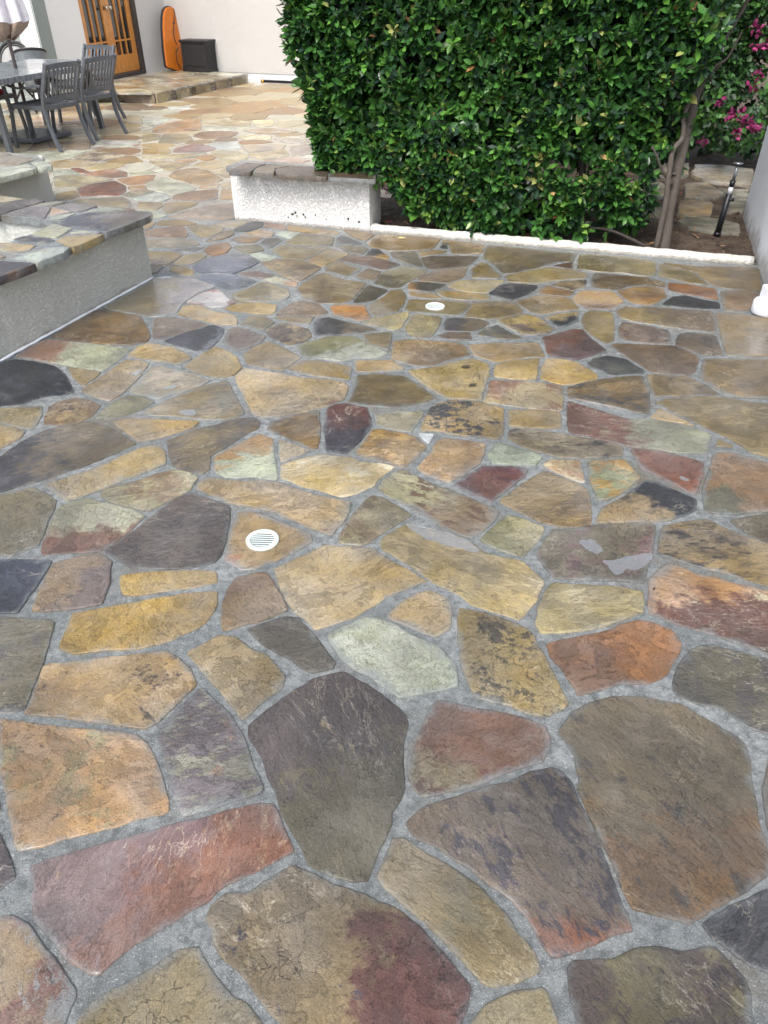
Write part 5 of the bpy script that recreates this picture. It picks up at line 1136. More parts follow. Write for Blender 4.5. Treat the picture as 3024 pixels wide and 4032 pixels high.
# riser stones: large blocks alternating with niches of thin stacked stones
def riser(a0, a1, front):
    """a0..a1 along the right side (front False) or along the front (True)"""
    L = a1 - a0; pos = a0; big = True; k = 0
    while pos < a1 - .02:
        w = (random.uniform(.34, .5) if big else .17) if not front else (random.uniform(.42, .6) if big else .2); w = min(w, a1 - pos)
        def blk(name, s0, s1, z0, z1, d, pal):
            if front: pl = [Q(s0, .002), Q(s1, .002), Q(s1, -d), Q(s0, -d)]
            else: pl = [Q(.002, s0), Q(.002, s1), Q(-d, s1), Q(-d, s0)]
            o = MB().prism(ccw(pl), z0, z1)
            o = o.build(name, M['stone']); c_ = random.choice(pal)
            o['c1'] = lin(*c_, k=ALB); o['c2'] = lin(*random.choice(pal), k=ALB); o['c3'] = lin(95, 85, 75, k=ALB); o['gv'] = (0., 0., 0.); o['pr'] = (.2, 0., .8); o['pq'] = (0., -.2, 1.5)
            sub(stp, o)
        if big: blk('riser_stone', pos + .006, pos + w - .006, -.01, .113, .022, [(182, 164, 122), (172, 156, 120), (190, 172, 130), (150, 130, 105)])
        else:
            z = 0.
            while z < .105:
                h = random.uniform(.014, .024); s = pos + .006; 
                cut = pos + w * random.uniform(.35, .65)
                blk('stacked_stone', s, cut - .002, z, min(z + h - .003, .112), random.uniform(.004, .016), [(190, 176, 150), (160, 140, 112), (205, 196, 172), (120, 100, 85)])
                blk('stacked_stone', cut + .002, pos + w - .006, z, min(z + h - .003, .112), random.uniform(.004, .016), [(190, 176, 150), (160, 140, 112), (205, 196, 172), (120, 100, 85)])
                z += h
        pos += w; big = not big
riser(0.0, 2.72, False); riser(0.0, 1.15, True)

# ---------------------------------------------------------------- deck box, foam board, hose
UB = Vector((.946, -.325, 0)); VB = Vector((.325, .946, 0))
def frame_at(x, y, z, ux=UB, uy=VB): return Matrix(((ux.x, uy.x, 0, x), (ux.y, uy.y, 0, y), (0, 0, 1, z), (0, 0, 0, 1)))
bx = empty('deck_box', (0, 0, 0), label='black plastic storage box with a lid in the corner on the step', cat='storage box')
bx.matrix_world = frame_at(-3.16, 15.37, .148)
# local: x to the left is negative; front-right corner at origin
MB().box((-.27, .17, .225), (.52, .32, .45), bev=.008).build('body', M['black'], bx)
MB().box((-.27, .17, .468), (.56, .36, .04), bev=.01).build('lid', M['black'], bx)
MB().box((-.27, .17, .02), (.54, .34, .04), bev=.006).build('base', M['black'], bx)
for k in range(5): MB().box((-.008, .05 + k * .06, .235), (.012, .04, .36), bev=.003).build('panel', M['black'], bx)
MB().box((-.27, .004, .24), (.42, .012, .3), bev=.004).build('panel', M['black'], bx)
for x in (-.5, -.04): MB().box((x, .002, .24), (.04, .016, .4), bev=.004).build('panel', M['black'], bx)
brd = empty('bodyboard', (-3.86, 15.62, .165), label='orange and black foam bodyboard standing on end against the corner wall', cat='bodyboard')
def board(w, h, th, name, mat, off, parent):
    out = []
    L_ = [(0, .70), (.012, .78), (.05, .82), (.3, .96), (.6, 1.0), (.8, .93), (.9, .78), (.96, .55), (.99, .28), (1.0, 0)]
    half = [(w / 2 * a_, h * z_) for z_, a_ in L_]; out = [(x, z) for x, z in half] + [(-x, z) for x, z in half[::-1][1:]]
    N = len(out)
    vs = []; 
    for y, s in ((0, .965), (th * .15, 1), (th * .85, 1), (th, .965)): vs += [(x * s, off + y, h / 2 + (z - h / 2) * (1 - (1 - s) * .5)) for x, z in out]
    fs = [(k * N + i, k * N + (i + 1) % N, (k + 1) * N + (i + 1) % N, (k + 1) * N + i) for k in range(3) for i in range(N)] + [tuple(range(N - 1, -1, -1)), tuple(3 * N + i for i in range(N))]
    return MB().add(vs, fs).build(name, mat, parent)
board(.50, .98, .035, 'deck', M['orange'], -.035, brd); board(.51, 1.0, .05, 'slick', M['black'], .0, brd)
MB().tube([(.02, -.04, .96), (.03, -.045, .9), (.01, -.045, .75), (-.02, -.045, .6), (.0, -.045, .5), (.05, -.05, .42)], .006, 8).build('leash', M['black'], brd)
MB().tube([(.01, -.035, .74), (.01, -.045, .74)], .02, 14).build('leash_plug', M['black'], brd)
brd.rotation_euler = (R(-6), R(17), R(62))
coil = MB().tube([(-3.72, 15.60, .17), (-3.76, 15.55, .3), (-3.75, 15.52, .45), (-3.70, 15.55, .52)], .008, 8).build('leash_cord', M['black'])
tag(coil, 'thin dark cord hanging between the bodyboard and the storage box', 'cord')
ho = empty('hose', (-2.17, 15.24, 0), label='black pipe with a brass end lying along the foot of the back wall', cat='hose')
ho.matrix_world = frame_at(-2.17, 15.30, .02)
MB().tube([(0, 0, 0), (2.5, -.02, 0)], .022, 12).build('tube', M['pipe'], ho)
MB().tube([(-.06, 0, 0), (.0, 0, 0)], .026, 12).build('fitting', M['brass'], ho)

# ---------------------------------------------------------------- dining chairs, table, parasol
UT = Vector((.91, -.415, 0)); VT = Vector((.415, .91, 0)); UQ = Vector((.9656, -.26, 0)); VQ = Vector((.26, .9656, 0))
def make_chair(label):
    """local x = right as seen from behind, y = forward (towards the table), origin between the back feet"""
    e = empty('dining_chair', (0, 0, 0), label=label, cat='chair', group='dark grey slatted dining chairs')
    w = .245
    for s in (-1, 1):
        MB().bar([(s * (w + .012), -.085, .0), (s * (w + .004), -.03, .12), (s * w, .01, .26), (s * w, .03, .42), (s * w, .0, .55), (s * w, -.085, .72), (s * w, -.14, .835)], .029, .036, up=Vector((0, 1, 0))).build('back_leg', M['metal'], e)
        MB().bar([(s * (w + .02), .56, .0), (s * (w + .015), .545, .16), (s * (w + .01), .515, .34), (s * (w + .012), .52, .48), (s * (w + .015), .53, .61)], .029, .034, up=Vector((0, 1, 0))).build('front_leg', M['metal'], e)
        MB().bar([(s * (w + .005), .0, .625), (s * (w + .015), .08, .632), (s * (w + .03), .2, .602), (s * (w + .035), .34, .60), (s * (w + .03), .47, .628), (s * (w + .012), .58, .63)], .036, .018).build('armrest', M['metal'], e)
        MB().box((s * w, .27, .415), (.024, .5, .04), bev=.003).build('seat_rail', M['metal'], e)
    MB().box((0, .525, .415), (w * 2, .03, .045), bev=.003).build('seat_rail', M['metal'], e); MB().box((0, .03, .415), (w * 2, .03, .045), bev=.003).build('seat_rail', M['metal'], e)
    for k in range(6):
        y = .085 + k * .078
        MB().bar([(-w + .01, y, .428), (-w * .5, y, .418), (0, y, .414), (w * .5, y, .418), (w - .01, y, .428)], .05, .012).build('seat_slat', M['metal'], e)
    def bk(x, z): return (x, .005 - .52 * max(0, z - .56) - .025 * (1 - (x / w) ** 2), z)
    MB().bar([(x, bk(x, .8)[1] - .008, .80 + .012 * (1 - (x / w) ** 2)) for x in (-w, -w * .6, -w * .2, w * .2, w * .6, w)], .018, .05, up=Vector((0, 0, 1))).build('top_rail', M['metal'], e)
    MB().bar([bk(x, .495) for x in (-w, -w * .6, -w * .2, w * .2, w * .6, w)], .018, .045).build('lower_rail', M['metal'], e)
    for k in range(8):
        x = -w + .055 + k * (2 * w - .11) / 7
        a, b = bk(x, .5), bk(x, .785); MB().bar([a, ((a[0]), (a[1] + b[1]) / 2 - .004, .66), b], .024, .01, up=Vector((0, 1, 0))).build('back_slat', M['metal'], e)
    return e
ch = make_chair('dark grey slatted dining chair whole in view, its back nearest the camera')
def place(c, x, y, fwd, right):
    c.matrix_world = Matrix(((right.x, fwd.x, 0, x), (right.y, fwd.y, 0, y), (0, 0, 1, .0035), (0, 0, 0, 1)))
def newc(label): 
    c = copy_tree(ch); c['label'] = label; return c
place(ch, -3.46, 9.10, -UT, VT)
ch.location = Vector((-3.46, 9.10, .0035)) - UT * .085
c2 = newc('dining chair just beyond the nearest one, its rear legs farthest to the right'); place(c2, -3.277, 9.795, -UT, VT); c2.location -= UT * .085
c3 = newc('dining chair at the table end, mostly its slatted back showing above the tabletop'); place(c3, -3.80, 11.25, -VT, -UT)
c4 = newc('dining chair cut off by the left edge of the picture, at the near table end'); place(c4, -4.50, 8.36, VQ, UQ)
c5 = newc('dining chair on the far long side of the table, seen through the nearest chair'); place(c5, -5.0, 10.0, UT, -VT)
c6 = newc('dining chair holding the red cushions, beyond the table at the left edge'); place(c6, -5.25, 9.3, UT, -VT)
tb = empty('dining_table', (0, 0, 0), label='large rectangular weathered grey metal dining table with a parasol through it', cat='table')
TC = (-4.2, 9.72)
tb.matrix_world = Matrix(((UQ.x, VQ.x, 0, TC[0]), (UQ.y, VQ.y, 0, TC[1]), (0, 0, 1, .0035), (0, 0, 0, 1)))
hw_, l0, l1 = .56, -1.12, 1.02
for i, (a, b) in enumerate(((l0 + .012, l0 + .555), (l0 + .563, l0 + 1.116), (l0 + 1.124, l0 + 1.62), (l0 + 1.628, l1 - .012))):
    MB().box((0, (a + b) / 2, .712), (2 * hw_ - .03, b - a, .016), bev=.002).build('top_panel', M['tabletop'], tb)
m = MB(); mz = .695
for q in (((0, l0), (2 * hw_, .02)), ((0, l1), (2 * hw_, .02)), ((-hw_, (l0 + l1) / 2), (.02, l1 - l0 + .02)), ((hw_, (l0 + l1) / 2), (.02, l1 - l0 + .02))): m.box((q[0][0], q[0][1], mz), (q[1][0], q[1][1], .055), bev=.003)
m.build('edge_frame', M['tabletop'], tb)
for x in (-.38, .38):
    for y in (l0 + .2, l1 - .2): MB().bar([(x, y, .68), (x, y, .35), (x * 1.06, y * 1.02, 0)], .055, .055, up=Vector((0, 1, 0))).build('leg', M['metal'], tb)
um = empty('parasol', (TC[0], TC[1], .004), label='closed off-white garden parasol standing through the middle of the table', cat='parasol')
MB().tube([(0, 0, .05), (0, 0, 2.5)], .02, 14).build('pole', M['pole'], um)
MB().box((0, 0, .03), (.62, .62, .05), M=Matrix.Rotation(-.42, 4, 'Z'), bev=.01).build('base', M['metal'], um); MB().lathe([(.032, .05), (.032, .34), (.027, .35)], n=16).build('base_tube', M['metal'], um)
N = 96; m = MB(); vs = []; zz = [(1.17, 1.), (1.3, .93), (1.6, .72), (2.0, .42), (2.35, .12), (2.42, .05)]
for z, s in zz:
    for k in range(N):
        a = 2 * math.pi * k / N; f = abs(math.sin(a * 4 + .4)) ** .7; r = s * (.11 + .17 * f) ; tw = .5 * (1 - f)
        drop = (-.04 * (1 - f) if z < 1.2 else 0)
        vs.append((r * math.cos(a + .15 * (1 - f)), r * math.sin(a + .15 * (1 - f)), z + drop))
m.add(vs, [(i * N + k, i * N + (k + 1) % N, (i + 1) * N + (k + 1) % N, (i + 1) * N + k) for i in range(len(zz) - 1) for k in range(N)], True); m.build('canopy', M['fabric'], um)
m = MB(); vs = []
for z, s in ((1.172, .97), (1.10, .78), (1.03, .45), (1.05, .12)):
    for k in range(N):
        a = 2 * math.pi * k / N; f = abs(math.sin(a * 4 + .4)) ** .7; r = s * (.11 + .17 * f)
        q = mnoise.noise(Vector((math.cos(a) * 3, math.sin(a) * 3, z * 9))) * .07 * (z < 1.15)
        vs.append((r * math.cos(a + .15 * (1 - f)) + q, r * math.sin(a + .15 * (1 - f)) + q, z - .035 * (1 - f) + q))
m.add(vs, [(i * N + k, (i + 1) * N + k, (i + 1) * N + (k + 1) % N, i * N + (k + 1) % N) for i in range(3) for k in range(N)], True); m.build('tucked_hem', M['fabric_in'], um)
# red cushions on the far chair
for (x, y, l) in ((-5.02, 9.28, 'flat red cushion on the chair seat at the left edge, under the table'), (-4.82, 9.95, 'smaller red cushion on the chair seat seen through the nearest chair')):
    o = MB().box((0, 0, 0), (.4, .4, .05), bev=.02).build('cushion', M['red']); o.location = (x, y, .46); o.rotation_euler = (0, 0, -.42); tag(o, l, 'cushion', 'red cushions on the far chairs')
# round-backed sling chair and a tipped grey shell chair by the house
def ring_chair(name, loc, rz, tilt, label, mat):
    e = empty(name, loc, rz, label=label, cat='chair')
    N = 36; w, h = .27, .215
    pl = [(w * math.copysign(abs(math.cos(a)) ** .8, math.cos(a)), -.0 - math.sin(tilt) * (h * math.sin(a) + h), .42 + math.cos(tilt) * (h * math.sin(a) + h)) for a in [2 * math.pi * k / N for k in range(N + 1)]]
    MB().tube(pl, .02, 8, cap=False).build('back_frame', M['black'], e)
    pl2 = [(x * .82, y, .42 + (z - .42 - h * math.cos(tilt)) * .82 + h * math.cos(tilt)) for x, y, z in pl]
    MB().tube(pl2, .013, 8, cap=False).build('inner_frame', M['black'], e)
    MB().add([Vector(p) + Vector((0, .004, 0)) for p in pl2[:-1]], [tuple(range(N))]).build('sling', mat, e)
    MB().box((0, .28, .42), (.56, .5, .03), bev=.012).build('seat', mat, e)
    for sx in (-1, 1):
        MB().tube([(sx * .3, .55, 0), (sx * .29, .1, .42), (sx * .3, -.05, .62), (sx * .31, .3, .64)], .014, 8).build('leg', M['black'], e)
        MB().tube([(sx * .3, -.15, 0), (sx * .29, .25, .42)], .014, 8).build('leg', M['black'], e)
    return e
ring_chair('sling_chair', (-5.2, 11.9, 0), R(158), R(20), 'black framed chair with a rounded grey sling back behind the parasol pole', M['mesh'])
tc = empty('tub_chair', (-4.83, 11.75, 0), R(-155), label='grey shell chair with a curved riveted rim behind the table, by the house corner', cat='chair')
tc.scale = (.56, .56, .93)
N = 28; m = MB(); vs = []
for r, z in ((.20, .28), (.29, .36), (.33, .5), (.35, .66), (.37, .78)):
    for k in range(N + 1):
        a = math.pi * (-.1 + 1.2 * k / N); vs.append((r * math.cos(a), r * math.sin(a) * .85, z + .06 * math.sin(a) * (z > .6)))
m.add(vs, [(i * (N + 1) + k, i * (N + 1) + k + 1, (i + 1) * (N + 1) + k + 1, (i + 1) * (N + 1) + k) for i in range(4) for k in range(N)], True); m.build('shell', M['shell'], tc)
MB().tube(vs[-(N + 1):], .017, 8).build('rim', M['black'], tc)
MB().lathe([(0, .28), (.27, .28), (.27, .34), (0, .36)], n=24).build('seat', M['black'], tc)
for k in range(4):
    a = math.pi / 4 + k * math.pi / 2; MB().tube([(.2 * math.cos(a), .2 * math.sin(a), .28), (.27 * math.cos(a), .27 * math.sin(a), 0)], .016, 8).build('leg', M['black'], tc)
for k in (9, 12, 15, 18): x, y, z = vs[-(N + 1) + k]; MB().lathe([(0, .008), (.008, .004), (.009, 0)], c=(x, y, z + .014), n=8).build('rivet', M['nickel'], tc)

# ---------------------------------------------------------------- foliage
def leaf_arrays(pos, d, nrm, L, Wd, tint, curl=.12, shape=None):
    """pos,d,nrm: (n,3); returns verts (n*8,3), faces, tint per vertex"""
    n = len(pos); d = d / np.linalg.norm(d, axis=1, keepdims=True)
    s = np.cross(d, nrm); s /= np.linalg.norm(s, axis=1, keepdims=True) + 1e-9; u = np.cross(s, d)
    L = L[:, None]; Wd = Wd[:, None]
    def P(t, w, h): return pos + d * (L * t) + s * (Wd * w) + u * (L * h)
    c = curl
    vs = np.stack([P(0, 0, 0), P(.33, -.42, .05), P(.33, 0, -.02), P(.33, .42, .05), P(.68, -.40, .02 - c * .3), P(.68, 0, -.05 - c * .3), P(.68, .40, .02 - c * .3), P(1, 0, -c)], 1)
    base = (np.arange(n) * 8)[:, None, None]
    tri = np.array([(0, 1, 2), (0, 2, 3), (1, 4, 2), (4, 5, 2), (2, 5, 3), (5, 6, 3), (4, 7, 5), (5, 7, 6)])
    return vs.reshape(-1, 3), (tri[None] + base).reshape(-1, 3), np.repeat(tint, 8, 0)
def mesh_np(name, vs, tris, tint, mat):
    me = bpy.data.meshes.new(name); me.vertices.add(len(vs)); me.vertices.foreach_set('co', vs.astype(np.float32).ravel())
    me.loops.add(len(tris) * 3); me.loops.foreach_set('vertex_index', tris.astype(np.int32).ravel())
    me.polygons.add(len(tris)); me.polygons.foreach_set('loop_start', np.arange(len(tris), dtype=np.int32) * 3)
    me.polygons.foreach_set('use_smooth', np.ones(len(tris), dtype=bool))
    a = me.attributes.new('tint', 'FLOAT_COLOR', 'POINT'); a.data.foreach_set('color', np.c_[tint, np.ones(len(tint))].astype(np.float32).ravel())
    me.materials.append(mat); me.update(calc_edges=True); me.validate(); return me
def unit(n): v = rng.normal(size=(n, 3)); return v / np.linalg.norm(v, axis=1, keepdims=True)
HO = np.array([-.12, 5.86]); Un = np.array(U); Vn = np.array(V)
def to_w(a, b, z): return np.stack([HO[0] + a * Un[0] + b * Vn[0], HO[1] + a * Un[1] + b * Vn[1], z], 1)
def n3(P, sc, seed): return np.array([mnoise.noise(Vector((p[0] * sc + seed, p[1] * sc, p[2] * sc))) for p in P])
TINTS = np.array([lin(66, 112, 48), lin(50, 90, 42), lin(38, 70, 40), lin(88, 136, 56), lin(112, 146, 66), lin(40, 62, 50), lin(150, 156, 92)]); TP = [.27, .27, .20, .12, .03, .10, .01]
def hedge_clusters(N):
    side = rng.choice(5, N, p=[.60, .13, .07, .06, .14]); a = np.zeros(N); b = np.zeros(N); z = np.zeros(N); out = np.zeros((N, 3))
    r = rng.random((N, 3)); dep = rng.exponential(.075, N)
    top = 2.05; 
    zlo = lambda a: np.interp(a, [-.7, .12, .3, .55, .9, 1.3, 2.3], [.34, .34, .17, .09, .04, .03, .16])
    left = lambda z: -.44 - .17 * (z - .35)
    right = lambda z: 2.02 + .28 * np.clip(z - .5, 0, 2)
    z0 = r[:, 1] * (top - .05) + .05
    for k in range(N):
        zz = z0[k]; L_, R_ = left(zz), right(zz); s = side[k]
        if s == 0: a[k] = L_ + (R_ - L_) * r[k, 0]; b[k] = .03 + dep[k]; z[k] = zlo(a[k]) + (top - zlo(a[k])) * r[k, 1]; out[k] = (0, -1, .25)
        elif s == 1: a[k] = L_ + dep[k]; b[k] = r[k, 2] * .95; z[k] = .36 + (top - .36) * r[k, 1]; out[k] = (-1, 0, .2)
        elif s == 2: a[k] = L_ + (R_ - L_) * r[k, 0]; b[k] = r[k, 2] * .95; z[k] = top - dep[k]; out[k] = (0, 0, 1)
        elif s == 3: a[k] = -.45 + 2.5 * r[k, 0]; b[k] = .05 + r[k, 2] * .85; z[k] = zlo(a[k]) + dep[k]; out[k] = (0, -.5, -.6)
        else: a[k] = L_ + (R_ - L_) * r[k, 0]; b[k] = .95 - dep[k]; z[k] = zlo(a[k]) + (top - zlo(a[k])) * r[k, 1]; out[k] = (0, 1, .2)
    P = to_w(a, b, z); nz = n3(P, 3.2, 3.3); n_big = n3(P, 1.3, 8.1)
    b2 = b + np.where(side == 0, -.10 * nz - .08 * n_big, 0); a2 = a + np.where(side == 1, -.09 * nz, 0)
    zc = z + np.where(side == 3, .06 * nz, 0)
    keep = np.ones(N, bool)
    hole = n3(P, 4.3, 20.); keep &= ~((hole > .22) & (rng.random(N) < .7) & (side == 0))
    # thinner towards the lower right, where the path shows through
    thin = (a > 1.15) & (z < .55); keep &= ~(thin & ((hole > .08) | (rng.random(N) < .15)))
    keep &= ~((a > 1.75) & (z < 1.05) & (rng.random(N) < .12 + .3 * (hole > 0)))
    keep &= ~((side == 4) & (a > 1.1) & (z < .7) & (rng.random(N) < .8))
    P = to_w(a2, b2, zc); o = out[:, 0:1] * np.array([[U[0], U[1], 0]]) + out[:, 1:2] * np.array([[V[0], V[1], 0]]) + out[:, 2:3] * np.array([[0, 0, 1.]])
    return P[keep], o[keep], dep[keep]
def cluster_leaves(P, O, per=(5, 8), Lr=(.076, .116), wr=(.42, .52), tints=TINTS, tp=TP, spread=.9, axl=.07, droop=.15, bright_by=None):
    pos = []; d = []; nr = []; Ls = []; Ws = []; ti = []
    ax = O / np.linalg.norm(O, axis=1, keepdims=True) + unit(len(P)) * .55 + np.array([[0, 0, .25]]); ax /= np.linalg.norm(ax, axis=1, keepdims=True)
    base_t = rng.choice(len(tints), len(P), p=tp)
    for i in range(len(P)):
        n = rng.integers(per[0], per[1] + 1); A_ = ax[i]; X = np.cross(A_, [0, 0, 1.]); 
        if np.linalg.norm(X) < .1: X = np.array([1., 0, 0])
        X /= np.linalg.norm(X); Y = np.cross(A_, X); ph = rng.random() * 6.28; sc = rng.uniform(.8, 1.1)
        for k in range(n):
            t = k / max(1, n - 1); an = ph + k * 2.4; th = spread * (1.15 - .75 * t) + rng.normal() * .15
            dd = A_ * math.cos(th) + (X * math.cos(an) + Y * math.sin(an)) * math.sin(th); dd[2] -= droop * (1 - t)
            pos.append(P[i] + A_ * axl * (t - .6)); d.append(dd); nn = A_ + np.array([0, 0, .5]) + rng.normal(size=3) * .25; nr.append(nn)
            Ls.append(rng.uniform(*Lr) * sc * (1 - .25 * t)); Ws.append(0.)
            c = tints[base_t[i]] if rng.random() < .6 else tints[rng.choice(len(tints), p=tp)]
            v = rng.uniform(.8, 1.2); c = c * v * (.86 + .2 * t) ; ti.append(c)
    pos = np.array(pos); d = np.array(d); nr = np.array(nr); Ls = np.array(Ls); Ws = Ls * rng.uniform(*wr, len(Ls)); ti = np.array(ti)
    return pos, d, nr, Ls, Ws, ti
P, O, dep = hedge_clusters(7600)
ni = 3800; Pi = to_w(rng.uniform(-.35, 2.2, ni), rng.uniform(.25, .75, ni), rng.uniform(.5, 1.9, ni)); Pi = Pi[(Pi[:, 2] > .75) | (rng.random(ni) < .6)]
P = np.r_[P, Pi]; O = np.r_[O, np.tile([[-V[0], -V[1], .3]], (len(Pi), 1))]
lp, ld, ln, lL, lW, lt = cluster_leaves(P, O)
brown = rng.random(len(lp)) < .007; lt[brown] = np.array([lin(170, 125, 80), lin(196, 160, 110), lin(120, 84, 58)])[rng.integers(0, 3, brown.sum())]
hedge = empty('hedge', (-.12, 5.86, 0), label='tall clipped evergreen hedge of glossy oval leaves behind the low white wall', cat='hedge')
# the 300 leaves that show largest are parts of their own, the rest one mass
rel = (lp[:, 0] - HO[0]) * Vn[0] + (lp[:, 1] - HO[1]) * Vn[1]
dist = np.linalg.norm(lp - np.array([0, 0, 1.6]), axis=1) + rel * 3 + (lp[:, 2] > 1.35) * 10 - lL * 6
big = np.argsort(dist)[:300]; mask = np.ones(len(lp), bool); mask[big] = False
vs, tr, tt = leaf_arrays(lp[mask], ld[mask], ln[mask], lL[mask], lW[mask], lt[mask])
me = mesh_np('foliage', vs, tr, tt, M['leaf']); fo = joinmesh('foliage', me); sub(hedge, fo); fo['kind'] = 'stuff'
protos = []
for k in range(14):
    t0 = TINTS[rng.choice(len(TINTS), p=TP)] * rng.uniform(.9, 1.2)
    v, t_, c_ = leaf_arrays(np.zeros((1, 3)), np.array([[0, 1., 0]]), np.array([[0, 0, 1.]]), np.array([1.]), np.array([.44]), t0[None], curl=rng.uniform(.05, .2))
    protos.append(mesh_np('leaf', v, t_, c_, M['leaf']))
inv = Matrix.Translation(hedge.location).inverted()
for n_, i in enumerate(big):
    d = Vector(ld[i]).normalized(); x = d.cross(Vector(ln[i])).normalized(); z = x.cross(d)
    o = bpy.data.objects.new('leaf', protos[n_ % 14]); C.objects.link(o); s = lL[i]
    mw = Matrix(((x.x * s, d.x * s, z.x * s, lp[i][0]), (x.y * s, d.y * s, z.y * s, lp[i][1]), (x.z * s, d.z * s, z.z * s, lp[i][2]), (0, 0, 0, 1)))
    o.parent = hedge; o.matrix_parent_inverse = inv; o.matrix_basis = mw
# twigs, inner branches, trunks
tw = MB(); idx = rng.choice(len(P), 1500, replace=False)
for i in idx:
    a = (P[i][0] - HO[0]) * Un[0] + (P[i][1] - HO[1]) * Un[1]; b = (P[i][0] - HO[0]) * Vn[0] + (P[i][1] - HO[1]) * Vn[1]
    q = to_w(np.array([a + rng.normal() * .06]), np.array([.35 + (b - .45) * .3]), np.array([P[i][2] - rng.uniform(.03, .16)]))[0]
    mid_ = (P[i] + q) / 2 + rng.normal(size=3) * .015
    tw.tube([P[i], mid_, q], [.0018, .0026, .004], 4, cap=False)
o = tw.build('twigs', M['bark']); sub(hedge, o); o['kind'] = 'stuff'
def limb(pts_, r0, r1, name='branch', mat='bark', n=9, par=hedge):
    pts_ = [Vector(p) for p in pts_]; q = []
    for i in range(len(pts_) - 1):
        a, b = pts_[i], pts_[i + 1]; c0 = pts_[max(0, i - 1)]; c1 = pts_[min(len(pts_) - 1, i + 2)]
        for k in range(4):
            t = k / 4; q.append(.5 * ((2 * a) + (b - c0) * t + (2 * c0 - 5 * a + 4 * b - c1) * t * t + (3 * a - c0 - 3 * b + c1) * t ** 3))
    q.append(pts_[-1]); q = [p + mnoise.noise_vector(p * 9) * r0 * .25 for p in q]
    rr = [r0 + (r1 - r0) * i / (len(q) - 1) for i in range(len(q))]; rr[0] *= 1.25
    rr = [r * (1 + .12 * mnoise.noise(Vector((0, 0, i * 1.1)))) for i, r in enumerate(rr)]
    return sub(par, MB().tube(q, rr, n).build(name, M[mat]))
limb([(2.000, 5.310, -.03), (1.984, 5.33, .158), (1.982, 5.36, .319), (1.999, 5.39, .475), (2.021, 5.43, .687), (2.032, 5.47, .884), (2.048, 5.49, 1.026), (2.071, 5.51, 1.199), (2.083, 5.53, 1.4), (2.10, 5.56, 1.9)], .043, .022, 'trunk', n=14)
limb([(1.93, 5.29, .02), (1.93, 5.28, .305), (1.911, 5.29, .496), (1.907, 5.31, .647), (1.966, 5.35, .716), (1.964, 5.36, .789), (1.950, 5.36, .833), (1.973, 5.37, .933), (1.991, 5.37, .961), (1.929, 5.36, 1.033), (1.883, 5.36, 1.109), (1.839, 5.36, 1.30)], .02, .009)
limb([(1.96, 5.33, .44), (1.867, 5.31, .531), (1.821, 5.29, .597), (1.751, 5.26, .686)], .013, .006)
limb([(2.04, 5.47, .95), (2.0, 5.46, 1.078), (1.995, 5.46, 1.161), (1.939, 5.46, 1.256), (1.904, 5.46, 1.5)], .015, .008)
limb([(2.04, 5.48, .95), (2.065, 5.49, 1.026), (2.089, 5.51, 1.116), (2.143, 5.56, 1.195), (2.207, 5.61, 1.267), (2.30, 5.61, 1.5)], .02, .012)
limb([(2.05, 5.50, 1.0), (2.14, 5.50, 1.12), (2.2, 5.5, 1.16), (2.26, 5.52, 1.3)], .01, .006)
limb([(1.95, 5.28, .0), (1.769, 5.31, .075), (1.608, 5.41, .12), (1.435, 5.51, .118), (1.2, 5.6, .2)], .012, .007, mat='darkbark')
limb([(1.985, 5.36, .5), (1.8, 5.42, .50), (1.6, 5.5, .55), (1.4, 5.55, .56)], .008, .004)
limb([(1.415, 5.547, -.02), (1.41, 5.547, .152), (1.40, 5.6, .5), (1.3, 5.65, 1.0)], .035, .02, 'trunk', 'darkbark')
limb([(.75, 5.95, -.02), (.74, 5.95, .3), (.6, 5.98, .7), (.3, 6.05, 1.2)], .035, .02, 'trunk', 'darkbark')
for k in range(26):
    a = rng.uniform(-.3, 2.0); z = rng.uniform(.35, 1.4); p0 = to_w(np.array([a]), np.array([rng.uniform(.3, .6)]), np.array([z]))[0]; p1 = to_w(np.array([a + rng.uniform(-.35, .35)]), np.array([rng.uniform(.08, .3)]), np.array([z + rng.uniform(.05, .35)]))[0]
    limb([p0, (p0 + p1) / 2 + rng.normal(size=3) * .03, p1], .007, .003, n=6)

# bougainvillea and greenery behind, right
bo = empty('bougainvillea', (3.6, 8.2, 0), label='dark green bougainvillea with magenta flowers beyond the stone path, right of the hedge trunk', cat='shrub')
def blob(N, c, r, zr, seed):
    P = []; O_ = []
    while len(P) < N:
        v = rng.normal(size=3); v /= np.linalg.norm(v); k = 1 - min(.8, rng.exponential(.12)); q = np.array(c) + v * np.array(r) * k
        if zr[0] < q[2] < zr[1] and v[1] < .45: P.append(q); O_.append(v)
    P = np.array(P); nz = n3(P, 1.7, seed); P += np.array(O_) * nz[:, None] * .35
    return P, np.array(O_)
BT = np.array([lin(50, 88, 42), lin(66, 112, 46), lin(38, 66, 40), lin(90, 135, 58)]); BP = [.35, .25, .3, .1]
Pb, Ob = blob(9500, (4.2, 9.0, 1.0), (2.2, 1.25, 1.6), (.2, 2.6), 5.); P2, O2 = blob(4200, (2.3, 8.7, 1.3), (1.4, 1.1, 1.4), (.3, 2.6), 15.)
Pb = np.r_[Pb, P2]; Ob = np.r_[Ob, O2]
q = cluster_leaves(Pb, Ob, (4, 6), (.055, .09), (.6, .75), BT, BP, 1.1, .08)
vs, tr, tt = leaf_arrays(*q); o = joinmesh('foliage', mesh_np('foliage', vs, tr, tt, M['bleaf'])); sub(bo, o); o['kind'] = 'stuff'
def at(x, y, Y):
    F = 2880.; th = R(36.4); u = (x - 1512) / F; v = (2016 - y) / F; d = (u, math.cos(th) + v * math.sin(th), -math.sin(th) + v * math.cos(th)); t = Y / d[1]
    return np.array([d[0] * t, Y, 1.6 + d[2] * t])
